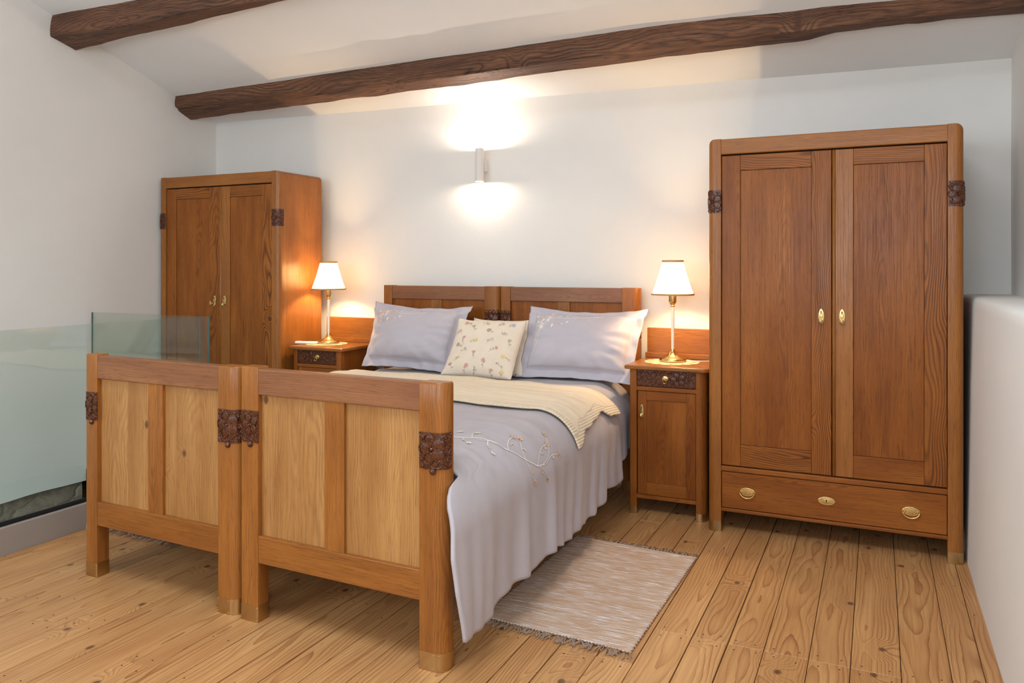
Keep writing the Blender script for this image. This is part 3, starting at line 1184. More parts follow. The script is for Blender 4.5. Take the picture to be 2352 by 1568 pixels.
def door_pull(x, y, z0, z1, parent, turn=False):
    h = z1 - z0
    b = MB()
    dome_plate(b, x, y, z0 + h * 0.58, h * 0.165, h * 0.43, 0.004, egg=0.12)
    keyhole(b, x, y - 0.0052, z0 + h * 0.80, h / 0.078)
    dome_plate(b, x, y, z0 + h * 0.22, h * 0.155, h * 0.22, 0.005)
    if turn:
        b.box(x - 0.026, x - 0.012, y - 0.022, y - 0.017, z0 + h * 0.15, z0 + h * 0.50, bev=0.002)
        b.tube([(x, y - 0.003, z0 + h * 0.3), (x - 0.012, y - 0.019, z0 + h * 0.3)], 0.0035)
    else:
        b.tube([(x, y - 0.003, z0 + h * 0.25), (x, y - 0.017, z0 + h * 0.22)], 0.0035)
        b.blob((x, y - 0.018, z0 + h * 0.20), ((h * 0.13, 0, 0), (0, 0, h * 0.17), (0, 0.006, 0)), 0, 14, 8)
        b.blob((x, y - 0.022, z0 + h * 0.20), ((h * 0.06, 0, 0), (0, 0, h * 0.08), (0, 0.005, 0)), 0, 10, 6)
    o = b.build('handle', [M['brass'], M['dark']], parent)
    o['label'] = 'brass keyhole plate with knob'
    return o


def bail_pull(x, y, z, parent):
    b = MB()
    dome_plate(b, x, y, z, 0.039, 0.021, 0.0035)
    for s in (-1, 1):
        b.blob((x + s * 0.027, y - 0.007, z - 0.001), ((0.0045, 0, 0), (0, 0, 0.0045), (0, 0.006, 0)), 0, 8, 6)
    pts = [(x + 0.034 * cos(a), y - 0.010 - 0.004 * sin(-a), z - 0.002 + 0.026 * sin(a)) for a in [pi + pi * i / 16 for i in range(17)]]
    b.tube(pts, 0.003, 8)
    for q in range(8):
        a = 2 * pi * q / 8
        b.blob((x + 0.020 * cos(a), y - 0.0035, z + 0.010 * sin(a)), ((0.004, 0, 0), (0, 0, 0.002), (0, 0.002, 0)), 0, 8, 4)
    b.build('drawer_pull', M['brass'], parent)['label'] = 'oval brass bail pull'


def key_plate(x, y, z, parent):
    b = MB()
    dome_plate(b, x, y, z, 0.040, 0.020, 0.004)
    keyhole(b, x, y - 0.0052, z + 0.004, 0.9)
    for sx in (-1, 1):
        for q in range(6):
            a = 2 * pi * q / 6
            b.blob((x + sx * 0.020 + 0.008 * cos(a), y - 0.0038, z + 0.008 * sin(a)), ((0.003, 0, 0), (0, 0, 0.003), (0, 0.002, 0)), 0, 6, 4)
    b.build('keyhole_plate', [M['brass'], M['dark']], parent)['label'] = 'oval brass keyhole plate'


# ------------------------------------------------------------------ wardrobes
def make_wardrobe(X, Y, W, D, label, turn, seed, seedrand):
    random.seed(seedrand)
    H = 1.97
    wd = empty('oak_wardrobe', (X + W / 2, Y + D / 2, 0), label, 'wardrobe', 'oak wardrobes against the back wall')
    R_ = 0.032

    def clampx(x, y, z):
        if z > H - R_:
            d = R_ - sqrt(max(0.0, R_ * R_ - (z - (H - R_)) ** 2))
            if x < X + d: x = X + d
            if x > X + W - d: x = X + W - d
        return (x, y, z)
    zs = [0.0] + [0.2 * i for i in range(1, 10)] + [H - R_] + [H - R_ + R_ * sin(pi / 2 * i / 8) for i in range(1, 9)]
    PW = 0.064
    pl = post_prof(X, X + PW, Y, Y + 0.07, 0.030, 0.003)
    pr = post_prof(X + W - PW, X + W, Y, Y + 0.07, 0.003, 0.030)
    for side, prof in ((0, pl), (1, pr)):
        leg = MB().prism(prof, zs, warp=clampx).build('corner_post', M['oak'], wd)
        brass_cap(prof, 0.053).build('brass_cap', M['brass_old'], leg)['label'] = 'brass cap'
        path = front_path(prof)
        if side == 1:
            # continue round the corner on to the side
            path = path + [(X + W, Y + 0.045)]
        L = plen(path)
        carving(path, 1.600, 1.714, 0, knob=False, seed=seed + side, flowers=[(L * (0.45 if side else 0.5), 1.655, 0.044)]).build('carving', M['carved'], leg)['label'] = 'dark carved flower block'
    for x0 in (X, X + W - 0.05):
        MB().box(x0, x0 + 0.05, Y + D - 0.05, Y + D, 0, 0.3, 'z', 0.003).build('back_leg', M['oak'], wd)
    # carcass: sides, back, top
    for s in (0, 1):
        x0 = X + 0.002 if s == 0 else X + W - 0.024
        b = MB()
        for ya, yb in ((Y + 0.068, Y + D * 0.80), (Y + D * 0.80, Y + D)):
            prof = [(x0, ya), (x0 + 0.022, ya), (x0 + 0.022, yb), (x0, yb)]
            b.prism(prof, [0.09] + zs[3:], warp=clampx, smooth=False)
        b.build('side_panel', M['oak'], wd)
    MB().box(X + 0.02, X + W - 0.02, Y + D - 0.018, Y + D - 0.006, 0.09, H - 0.004, bev=0.001).build('back_panel', M['oak_cab'], wd)
    MB().box(X + 0.022, X + W - 0.022, Y + 0.02, Y + D - 0.004, H - 0.02, H - 0.002, 'x', 0.002).build('top_panel', M['oak'], wd)
    MB().box(X + PW - 0.004, X + W - PW + 0.004, Y + 0.003, Y + 0.05, 1.892, H - 0.001, 'x', 0.005).build('top_rail', M['oak'], wd)
    MB().box(X + 0.02, X + W - 0.02, Y + 0.035, Y + D - 0.01, 0.30, 0.325, bev=0).build('shelf', M['dark'], wd)
    MB().box(X + PW - 0.002, X + W - PW + 0.002, Y + 0.004, Y + 0.05, 0.304, 0.330, 'x', 0.005).build('middle_rail', M['oak_cab'], wd)
    MB().box(X + PW - 0.002, X + W - PW + 0.002, Y + 0.004, Y + 0.05, 0.103, 0.120, 'x', 0.004).build('bottom_rail', M['oak_cab'], wd)
    MB().box(X + 0.024, X + W - 0.024, Y + 0.05, Y + D - 0.018, 0.10, 0.115, bev=0).build('bottom_panel', M['oak_cab'], wd)
    # doors
    xi0, xi1 = X + PW + 0.002, X + W - PW - 0.002
    xm = X + W * 0.5155
    yd = Y + 0.012
    z0, z1 = 0.335, 1.885
    for s, (a, c) in enumerate(((xi0, xm - 0.0025), (xm + 0.0025, xi1))):
        door = MB()
        sw = 0.090
        door.box(a + sw + 0.0013, c - sw - 0.0013, yd + 0.006, yd + 0.034, z0 + 0.1073, z1 - 0.0763, 'z', 0.0005)
        d = door.build('door', M['oak_cab'], wd)
        MB().box(a, a + sw, yd, yd + 0.036, z0, z1, 'z', 0.002).build('stile', M['oak_cab'] if s == 0 else M['oak'], d)
        MB().box(c - sw, c, yd, yd + 0.036, z0, z1, 'z', 0.002).build('stile', M['oak_bold'], d)
        MB().box(a + sw + 0.0006, c - sw - 0.0006, yd, yd + 0.036, z1 - 0.075, z1, 'x', 0.0015).build('rail', M['oak_bold'], d)
        MB().box(a + sw + 0.0006, c - sw - 0.0006, yd, yd + 0.036, z0, z0 + 0.106, 'x', 0.0015).build('rail', M['oak_bold'] if s == 0 else M['oak_cab'], d)
        if s == 1:
            b = MB()
            b.tube([(a + 0.006, yd + 0.002, z0 + 0.002), (a + 0.006, yd + 0.002, z1 - 0.002)], 0.008, 14)
            b.w = b.woodc(b.v, 'z')
            b.build('astragal', M['oak'], d)
            door_pull(xm + 0.044, yd, 1.052, 1.130, d)
        else:
            door_pull(xm - 0.048, yd, 1.052, 1.130, d, turn)
    MB().box(xi0 - 0.004, xi1 + 0.004, yd + 0.035, yd + 0.045, z0 - 0.005, z1 + 0.02, bev=0).build('door_backing', M['dark'], wd)
    # drawer
    dr = MB().box(xi0, xi1, Y + 0.008, Y + 0.03, 0.123, 0.301, 'x', 0.002).build('drawer', M['oak_cab'], wd)
    for fx in (0.125, 0.855):
        bail_pull(xi0 + (xi1 - xi0) * fx, Y + 0.008, 0.211, dr)
    key_plate(xi0 + (xi1 - xi0) * 0.493, Y + 0.008, 0.213, dr)
    return wd


make_wardrobe(-0.775, 4.010, 1.125, 0.52, 'tall oak two-door wardrobe on the right beside the white parapet', False, 61, 5)
make_wardrobe(-4.712, 4.062, 1.112, 0.44, 'tall oak two-door wardrobe in the left corner behind the glass balustrade', True, 71, 8)


# ------------------------------------------------------------------ nightstands
def make_nightstand(X, Y, mirror, label, seed):
    W, D, HT = 0.408, 0.40, 0.800
    random.seed(seed)
    ns = empty('nightstand', (X + W / 2, Y + D / 2, 0), label, 'nightstand', 'oak nightstands beside the beds')

    def wp(x, y, z):
        if mirror: x = W - x
        return (x + X, y + Y, z)
    pl = post_prof(0, 0.038, 0, 0.04, 0.006, 0.003)
    pr = post_prof(W - 0.052, W, 0, 0.05, 0.003, 0.038, 0.004)
    for prof in (pl, pr):
        leg = MB().prism(prof, [0.0, 0.2, 0.4, 0.6, 0.779], warp=wp).build('leg', M['oak_cab'], ns)
        brass_cap(prof, 0.040, wp).build('brass_cap', M['brass_old'], leg)['label'] = 'brass cap'
    for x0 in (0.002, W - 0.037):
        MB().box(x0, x0 + 0.035, D - 0.036, D, 0, 0.779, 'z', 0.003).warp(wp).build('leg', M['oak_cab'], ns)
    MB().box(0.004, 0.020, 0.036, D - 0.02, 0.09, 0.779, 'z', 0.001).warp(wp).build('side_panel', M['oak_cab'], ns)
    MB().box(W - 0.020, W - 0.004, 0.046, D - 0.02, 0.09, 0.779, 'z', 0.001).warp(wp).build('side_panel', M['oak_cab'], ns)
    MB().box(0.02, W - 0.02, D - 0.02, D - 0.008, 0.09, 0.779, 'z', 0.001).warp(wp).build('back_panel', M['oak_cab'], ns)
    MB().box(0.02, W - 0.02, 0.03, D - 0.02, 0.088, 0.10, 'x', 0.001).warp(wp).build('bottom_panel', M['oak_cab'], ns)
    MB().box(0.036, W - 0.050, 0.004, 0.03, 0.664, 0.686, 'x', 0.002).warp(wp).build('rail', M['oak_cab'], ns)
    MB().box(0.036, W - 0.050, 0.006, 0.03, 0.084, 0.105, 'x', 0.002).warp(wp).build('rail', M['oak_cab'], ns)
    # top with rounded front corner on the outer side
    b = MB()
    for zz in ([(0.778, -0.006), (0.781, -0.001), (0.785, 0.0), (0.793, 0.0), (0.798, -0.003), (0.800, -0.008)],):
        prof = post_prof(-0.026, W + 0.022, -0.022, D + 0.005, 0.012, 0.036, 0.004)
        n = len(prof)
        vs = []
        for (z, d) in zz: vs += [(x, y, z) for (x, y) in offset_prof(prof, d)]
        wdc = b.woodc(vs, 'x')
        vs = [wp(*q) for q in vs]
        fs = [[r * n + i, r * n + (i + 1) % n, (r + 1) * n + (i + 1) % n, (r + 1) * n + i] for r in range(len(zz) - 1) for i in range(n)]
        fs += [list(reversed(range(n))), [(len(zz) - 1) * n + i for i in range(n)]]
        b.add(vs, fs, wdc, 0, False)
    b.build('top', M['oak'], ns)
    MB().box(-0.014, W + 0.01, D - 0.038, D - 0.002, 0.800, 0.832, 'x', 0.004).warp(wp).build('plinth_strip', M['oak'], ns)
    MB().box(-0.006, W + 0.004, D - 0.022, D - 0.004, 0.830, 0.974, 'x', 0.003).warp(wp).build('backboard', M['oak'], ns)
    # carved drawer
    x0, x1 = 0.040, W - 0.055
    dr = MB().box(x0, x1, 0.010, 0.03, 0.688, 0.777, 'x', 0.001).warp(wp).build('drawer', M['carved'], ns)
    path = [(x0, 0.010), ((x0 + x1) / 2, 0.010), (x1, 0.010)]
    L = x1 - x0
    carving(path, 0.690, 0.776, 0, knob=False, seed=seed, flowers=[(L * 0.70, 0.730, 0.040)], warp=wp, lift=0.002).build('carving', M['carved'], dr)['label'] = 'dark carved floral front'
    kx = x0 + L * 0.49
    b = MB()
    dome_plate(b, kx, 0.006, 0.735, 0.017, 0.015, 0.006)
    b.tube([(kx, 0.004, 0.732), (kx, -0.012, 0.730)], 0.004)
    b.tube([(kx + 0.0095 * cos(a), -0.013 - 0.003 * sin(a), 0.722 + 0.012 * sin(a)) for a in [2 * pi * i / 18 for i in range(18)]], 0.0028, 8, closed=True)
    b.warp(wp)
    b.build('ring_pull', M['brass'], dr)['label'] = 'brass ring pull'
    # door
    a, c, z0, z1 = 0.042, W - 0.054, 0.107, 0.661
    d = MB().box(a + 0.045, c - 0.045, 0.015, 0.024, z0 + 0.05, z1 - 0.04, 'z', 0.0005).warp(wp).build('door', M['oak_cab'], ns)
    MB().box(a, a + 0.049, 0.008, 0.028, z0, z1, 'z', 0.002).warp(wp).build('stile', M['oak_cab'], d)
    MB().box(c - 0.049, c, 0.008, 0.028, z0, z1, 'z', 0.002).warp(wp).build('stile', M['oak_cab'], d)
    MB().box(a + 0.049, c - 0.049, 0.008, 0.028, z1 - 0.047, z1, 'x', 0.002).warp(wp).build('rail', M['oak_cab'], d)
    MB().box(a + 0.049, c - 0.049, 0.008, 0.028, z0, z0 + 0.062, 'x', 0.002).warp(wp).build('rail', M['oak_cab'], d)
    hx = a + 0.022
    hx = (W - hx) if mirror else hx
    door_pull(hx + X, 0.008 + Y, 0.515, 0.588, d)
    return ns


make_nightstand(-1.214, 4.112, False, 'oak nightstand with carved drawer, between the bed and the right wardrobe', 91)
make_nightstand(-3.560, 4.135, True, 'oak nightstand beside the left wardrobe, mostly hidden behind the footboards', 92)


# ------------------------------------------------------------------ table lamps
def make_lamp(x, y, label, rot):
    lp = empty('table_lamp', (x, y, 0.8015), label, 'lamp', 'table lamps on the nightstands')
    z = 0.8015
    MB().lathe([(0.070, 0), (0.074, 0.003), (0.075, 0.010), (0.072, 0.016), (0.060, 0.021), (0.042, 0.029), (0.028, 0.040), (0.018, 0.053), (0.012, 0.062), (0.013, 0.066), (0.009, 0.069)],
               (x, y, z), 40).build('base', M['brass'], lp)
    MB().lathe([(0.0075, 0.068), (0.0088, 0.16), (0.0094, 0.24), (0.0085, 0.306)], (x, y, z), 20).build('stem', M['cream'], lp)
    MB().lathe([(0.008, 0.303), (0.013, 0.307), (0.013, 0.312), (0.009, 0.315), (0.013, 0.318), (0.020, 0.326), (0.0215, 0.335), (0.0215, 0.375)], (x, y, z), 28).build('socket', M['brass'], lp)
    bz = z + 0.43
    bl = MB().blob((x, y, bz - 0.01), ((0.016, 0, 0), (0, 0.016, 0), (0, 0, 0.026)), 0, 14, 10).build('bulb', M['bulb'], lp)
    # panelled shade
    NP = 8
    def ring(r, zz, sc=0.0):
        out = []
        for i in range(NP * 6):
            a = 2 * pi * i / (NP * 6) + rot
            ph = (i % 6) / 6.0
            cr = r * (1 - sc * (1 - (2 * ph - 1) ** 2))
            out.append((x + cr * cos(a), y + cr * sin(a), zz))
        return out
    zb, zt = z + 0.370, z + 0.563
    b = MB()
    K = 12
    vs = []
    for k in range(K + 1):
        t = k / K
        r = 0.117 + (0.056 - 0.117) * t - 0.004 * sin(pi * t)
        vs += ring(r, zb + (zt - zb) * t, 0.035)
    n = NP * 6
    fs = [[k * n + i, k * n + (i + 1) % n, (k + 1) * n + (i + 1) % n, (k + 1) * n + i] for k in range(K) for i in range(n)]
    b.add(vs, fs, None, 0, True)
    sh = b.build('shade', M['shade'], lp)
    for zz, r, hh in ((zb + 0.004, 0.117, 0.005), (zt - 0.005, 0.0575, 0.006)):
        b = MB()
        n = NP * 6
        vs = []
        for (dr, dz) in ((0.0005, -hh), (0.0025, -hh), (0.0025, hh), (0.0005, hh)):
            vs += ring(r + dr, zz + dz, 0.035)
        fs = [[k * n + i, k * n + (i + 1) % n, ((k + 1) % 4) * n + (i + 1) % n, ((k + 1) % 4) * n + i] for k in range(4) for i in range(n)]
        b.add(vs, fs, None, 0, True)
        b.build('shade_trim', M['shade_trim'], sh)['label'] = 'tan braid trim'
    # spokes carrying the shade
    b = MB()
    for q in range(3):
        a = 2 * pi * q / 3
        b.tube([(x + 0.016 * cos(a), y + 0.016 * sin(a), z + 0.378), (x + 0.054 * cos(a), y + 0.054 * sin(a), zt - 0.012)], 0.001, 5)
    b.build('shade_carrier', M['brass'], lp)
    l = bpy.data.lights.new('lamp_light', 'POINT')
    l.energy = LAMP_W
    l.color = (1.0, 0.70, 0.38)
    l.shadow_soft_size = 0.03
    lo = bpy.data.objects.new('lamp_light', l)
    lo.location = (0, 0, bz - z + 0.022)
    COL.objects.link(lo)
    lo.parent = lp
    return lp


LAMP_W = 17.0
lamp_right = make_lamp(-1.035, 4.345, 'lit brass table lamp with cream shade on the right nightstand', 0.35)
lamp_left = make_lamp(-3.430, 4.365, 'lit brass table lamp with cream shade on the left nightstand', 0.05)


def make_doily(x, y, r, label):
    b = MB()
    n = 96
    vs = []
    for k, f in enumerate((0.0, 0.25, 0.5, 0.75, 0.9, 1.0)):
        for i in range(n):
            a = 2 * pi * i / n
            rr = r * f * (1 + (0.045 * abs(sin(7 * a)) - 0.02) * (f > 0.8))
            vs.append((x + rr * cos(a), y + rr * sin(a), 0.8012 + 0.0008 * sin(5 * a) * f * 0.3))
    fs = [[k * n + i, k * n + (i + 1) % n, (k + 1) * n + (i + 1) % n, (k + 1) * n + i] for k in range(5) for i in range(n)]
    # leave out lace holes on one ring
    keep = []
    for f in fs:
        k, i = f[0] // n, f[0] % n
        if k == 3 and (i % 8) in (2, 3): continue
        keep.append(f)
    b.add(vs, keep, None, 0, True)
    o = b.build('lace_doily', M['doily'], None, origin=(x, y, 0.8012))
    tag(o, label, 'doily', 'lace doilies under the lamps')
    return o


make_doily(-1.035, 4.325, 0.148, 'round cream lace doily with scalloped edge under the right lamp')
make_doily(-3.430, 4.345, 0.140, 'cream lace doily under the left lamp, beside the white gadget')
# lamp cord and small white gadget
MB().tube([(-0.972, 4.345, 0.8062), (-0.93, 4.355, 0.8062), (-0.88, 4.38, 0.806), (-0.83, 4.41, 0.806), (-0.795, 4.43, 0.8045), (-0.782, 4.435, 0.795), (-0.7795, 4.437, 0.765)], 0.0026, 8).build('cord', M['white_plastic'], lamp_right)['label'] = 'white lamp cord'
MB().tube([(-3.495, 4.375, 0.8062), (-3.53, 4.395, 0.806), (-3.565, 4.425, 0.8055), (-3.585, 4.455, 0.8055)], 0.0026, 8).build('cord', M['white_plastic'], lamp_left)['label'] = 'white lamp cord'
b = MB()
b.box(-0.09, 0.09, -0.019, 0.019, 0, 0.016, bev=0.006, seg=3)
b.box(-0.085, -0.02, -0.012, 0.012, 0.0155, 0.0175, bev=0.001)
o = b.build('remote_control', M['white_plastic'], None)
o.location = (-3.552, 4.262, 0.8026)
o.rotation_euler = (0, 0, math.radians(22))
tag(o, 'small white oblong gadget lying by the left lamp on the nightstand', 'remote')

# ------------------------------------------------------------------ wall sconce
sx_, sy_ = -2.352, 4.545
sc = empty('wall_sconce', (sx_, sy_ + 0.07, 1.99), 'white cylindrical up-and-down wall light above the headboards', 'wall light')
b = MB()
R0, R1 = 0.029, 0.0265
n = 36
vs = []
for (r, z) in ((R0, 1.884), (R0, 2.100), (R1, 2.100), (R1, 2.075), (0.0005, 2.075), (0.0005, 1.909), (R1, 1.909), (R1, 1.884)):
    for i in range(n):
        a = 2 * pi * i / n
        vs.append((sx_ + r * cos(a), sy_ + r * sin(a), z))
fs = [[k * n + i, k * n + (i + 1) % n, ((k + 1) % 8) * n + (i + 1) % n, ((k + 1) % 8) * n + i] for k in range(8) for i in range(n)]
b.add(vs, fs, None, 0, True)
tube_o = b.build('tube', M['sconce'], sc)
mod = tube_o.modifiers.new('es', 'EDGE_SPLIT')
b = MB().box(sx_ - 0.014, sx_ + 0.026, sy_ + 0.027, YB + 0.006, 1.955, 2.030, bev=0.003)
b.build('bracket', M['sconce'], sc)
for zz, up in ((2.077, 1), (1.907, -1)):
    MB().lathe([(0.022, 0), (0.022, 0.002 * up)], (sx_, sy_, zz), 24).build('lens', M['led'], sc)
    l = bpy.data.lights.new('sconce_light', 'POINT')
    l.energy = 10.0 if up > 0 else 4.5
    l.color = (1.0, 0.85, 0.70)
    l.shadow_soft_size = 0.006
    lo = bpy.data.objects.new('sconce_light', l)
    lo.location = (0, -0.07, (2.0950 if up > 0 else 1.8890) - 1.99)
    lo.rotation_euler = (pi if up > 0 else 0, 0, 0)
    COL.objects.link(lo)
    lo.parent = sc

# ------------------------------------------------------------------ duvet
CX = -2.19
HW = 0.765            # half width of the flat top
RS = 0.205            # shoulder radius
ZT = 0.664


def x_side(y):
    return lerp_tab([(2.0, 0.985), (3.7, 0.982), (4.1, 0.945), (4.45, 0.915)], y)


def hem_z(y):
    return lerp_tab([(2.0, 0.155), (2.6, 0.158), (3.3, 0.150), (3.7, 0.165), (3.95, 0.20), (4.2, 0.30), (4.45, 0.38)], y) + 0.012 * sin(y * 7) + 0.006 * sin(y * 17)


def duvet_xyz(a, y, side=1):
    """a = distance from the bed's centre line across the cloth (a>=0), y along the bed"""
    xs = x_side(y)
    hw = xs - RS
    zt = ZT + 0.012 * exp(-((y - 3.1) / 0.8) ** 2) + 0.006 * nz3(a * 2.2 * side, y * 3, 2.0)
    # soft cross wrinkles on top
    wr = 0.009 * nz3(a * 1.6 * side + 0.6 * y, y * 12, 5.5) + 0.006 * (abs(nz3(a * 2.6 * side + y, y * 17 + a * 3, 8.5)) - 0.2)
    top = 1 - smoothstep(hw + 0.1, hw + RS * 1.4, a)
    if a <= hw:
        x, z = a, zt
        nx, nz = 0.0, 1.0
    elif a <= hw + RS * pi / 2:
        ph = (a - hw) / RS
        x, z = hw + RS * sin(ph), zt - RS + RS * cos(ph)
        nx, nz = sin(ph), cos(ph)
    else:
        s = a - hw - RS * pi / 2
        x, z = xs + 0.012 * s / 0.3, zt - RS - s
        nx, nz = 1.0, 0.0
    drop = smoothstep(hw + RS * 0.9, hw + RS * pi / 2 + 0.3, a)
    yy = y + 0.25 * (a - hw - RS) * drop * 0.35
    f = 0.0
    f += 1.0 * nz3(yy * 5.5, 0.3 * a, 11.0 + side)
    f += 0.6 * nz3(yy * 12.0, 0.6 * a, 17.0 + side) + 0.5 * (0.25 - abs(nz3(yy * 9.0, 0.5 * a, 23.0)))
    f += 0.30 * nz3(yy * 27.0, 1.2 * a, 19.0) * smoothstep(3.0, 4.0, y)
    d = wr * top * 1.4 + f * 0.040 * drop
    x += nx * d
    z += nz * d
    # the foot end flares forward outside the post
    fl = smoothstep(2.9, 2.25, y) if False else (1 - smoothstep(2.28, 2.75, y))
    x = x + 0.012 * fl * drop
    return (CX + side * x, y, z)


def a_end(y):
    xs = x_side(y)
    return xs - RS + RS * pi / 2 + (ZT - RS - hem_z(y))


def yfoot(a):
    return lerp_tab([(0.918, 2.325), (0.938, 2.245), (0.965, 2.205), (1.0, 2.175), (1.05, 2.155), (1.15, 2.125), (1.25, 2.125), (1.4, 2.15)], a)


def duvet_pt(s, t):
    """s in -1..1 across, t in 0..1 from foot to head"""
    side = 1 if s >= 0 else -1
    y = 2.32 + t * (4.44 - 2.32)
    a = abs(s) * a_end(y)
    y0 = yfoot(a) if side > 0 else 2.36
    y = y0 + t * (4.44 - y0)
    return duvet_xyz(a, y, side)


NU, NV = 260, 170
b = MB()
b.grid(lambda u, v: duvet_pt(2 * u - 1, v), NU, NV)
duv = b.build('duvet', M['duvet'], None, origin=(CX, 3.3, 0.6))
so = duv.modifiers.new('thick', 'SOLIDIFY')
so.thickness = 0.012
so.offset = -1
tag(duv, 'lilac grey embroidered duvet draped over both beds down to the rug side', 'duvet')


class Emb:
    """thread work laid on a surface fn(x, y) -> (point, normal); x, y in metres"""
    def __init__(self, fn, lift=0.0012):
        self.fn, self.lift, self.b = fn, lift, MB()

    def P(self, x, y, k=1.0):
        p, n = self.fn(x, y)
        return tuple(Vector(p) + Vector(n) * self.lift * k)

    def stroke(self, pts, w_, mi=0):
        n = len(pts)
        vs = []
        for i, (x, y) in enumerate(pts):
            x0, y0 = pts[max(i - 1, 0)]
            x1, y1 = pts[min(i + 1, n - 1)]
            dx, dy = x1 - x0, y1 - y0
            L = sqrt(dx * dx + dy * dy) or 1
            px, py = -dy / L * w_ / 2, dx / L * w_ / 2
            vs += [self.P(x + px, y + py), self.P(x - px, y - py)]
        self.b.add(vs, [[2 * i, 2 * i + 1, 2 * i + 3, 2 * i + 2] for i in range(n - 1)], None, mi)

    def oval(self, x, y, rx, ry, a, mi=0, n=8, k=1.2):
        vs = []
        for i in range(n):
            t = 2 * pi * i / n
            u, v = rx * cos(t), ry * sin(t)
            vs.append(self.P(x + u * cos(a) - v * sin(a), y + u * sin(a) + v * cos(a), k))
        self.b.add(vs, [list(range(n))], None, mi)

    def flower(self, x, y, r, mi=0, mc=1, n=5, a0=0.0):
        for i in range(n):
            a = a0 + 2 * pi * i / n
            self.oval(x + cos(a) * r * 0.6, y + sin(a) * r * 0.6, r * 0.42, r * 0.30, a, mi)
        self.oval(x, y, r * 0.2, r * 0.2, 0, mc, 6, 1.6)

    def leaf(self, x, y, L, a, mi=0):
        self.oval(x + cos(a) * L / 2, y + sin(a) * L / 2, L / 2, L * 0.2, a, mi)


def curve(p0, p1, bend, n=14):
    dx, dy = p1[0] - p0[0], p1[1] - p0[1]
    return [(p0[0] + dx * t - dy * bend * sin(pi * t), p0[1] + dy * t + dx * bend * sin(pi * t)) for t in [i / n for i in range(n + 1)]]


def duvet_fn(a, y):
    p = Vector(duvet_xyz(a, y))
    e = 0.006
    q1 = Vector(duvet_xyz(a + e, y)) - p
    q2 = Vector(duvet_xyz(a, y + e)) - p
    n = q1.cross(q2).normalized()
    if n.z < 0 and n.x < 0: n = -n
    return p, n


R = random.Random(12)
e = Emb(duvet_fn, 0.003)
# main sprig: from the foot of the bed over the shoulder; x = a (across), y = along
stem = [(0.60, 2.62), (0.74, 2.66), (0.84, 2.68), (0.92, 2.72), (0.985, 2.78), (1.03, 2.85), (1.04, 2.93)]
pts = []
for p, q in zip(stem, stem[1:]):
    pts += [(p[0] + (q[0] - p[0]) * t / 6, p[1] + (q[1] - p[1]) * t / 6) for t in range(6)]
e.stroke(pts, 0.0035, 0)
e.stroke([(x - 0.012, y - 0.012) for x, y in pts[:26]], 0.0025, 0)
br = [((1.03, 2.85), (0.97, 3.02), 0.1), ((1.035, 2.90), (0.93, 3.05), -0.15), ((1.04, 2.93), (1.03, 3.08), 0.1), ((1.02, 2.83), (1.10, 2.93), 0.12),
      ((0.985, 2.78), (0.90, 2.86), 0.1), ((0.985, 2.78), (1.08, 2.80), -0.1), ((0.92, 2.72), (0.88, 2.83), 0.1), ((0.84, 2.68), (0.90, 2.62), -0.1), ((0.74, 2.66), (0.80, 2.60), -0.1),
      ((0.66, 2.64), (0.70, 2.72), 0.1), ((0.62, 2.63), (0.58, 2.70), 0.1), ((0.78, 2.665), (0.76, 2.75), 0.1)]
for k, (p, q, bd) in enumerate(br):
    e.stroke(curve(p, q, bd), 0.0026, 0)
    c = 2 if k < 6 else 1
    if k < 7:
        e.flower(q[0], q[1], 0.014, 1, 2, 5, R.uniform(0, 1))
        e.leaf(q[0], q[1], 0.016, R.uniform(0, 6), 2)
    else:
        e.flower(q[0], q[1], 0.012, 0, 1, 5, R.uniform(0, 1))
    m_ = ((p[0] + q[0]) / 2, (p[1] + q[1]) / 2)
    for s in (-1, 1):
        e.leaf(m_[0], m_[1], 0.016, R.uniform(0, 6), R.choice([0, 1, 1]))
e.b.build('embroidery', [M['emb_white'], M['emb_peach'], M['emb_tan']], duv)['label'] = 'embroidered sprig in white and tan thread'

# ------------------------------------------------------------------ cream blanket
YB0, YB1 = 3.275, 3.985


def blk_aend(y):
    return lerp_tab([(3.2, 1.065), (3.30, 1.05), (3.42, 0.995), (3.55, 0.985), (3.66, 0.965), (3.76, 0.955), (3.82, 0.985), (3.9, 0.995), (4.1, 0.975)], y) + 0.004 * sin(y * 40)


def blk_pt(s, t):
    side = 1 if s >= 0 else -1
    y = YB0 + t * (YB1 - YB0)
    ae = blk_aend(y) if side > 0 else 1.02
    a = abs(s) * ae
    # rear edge runs a little further back on the left
    y = YB0 + 0.015 * sin(a * 6 * side) + t * (YB1 + (0.07 if side < 0 else 0.0) * abs(s) - YB0)
    p = Vector(duvet_xyz(a, y, side))
    e_ = 0.01
    q1 = Vector(duvet_xyz(a + e_, y, side)) - p
    q2 = Vector(duvet_xyz(a, y + e_, side)) - p
    n_ = q1.cross(q2).normalized()
    if side < 0: n_ = -n_
    lift = 0.012 + 0.004 * nz3(a * 6 * side, y * 6, 30)
    if side > 0 and y > 3.75: lift += 0.012 * smoothstep(0.88, 1.0, a) * smoothstep(3.74, 3.86, y)
    return tuple(p + n_ * lift), a * side, y, ae


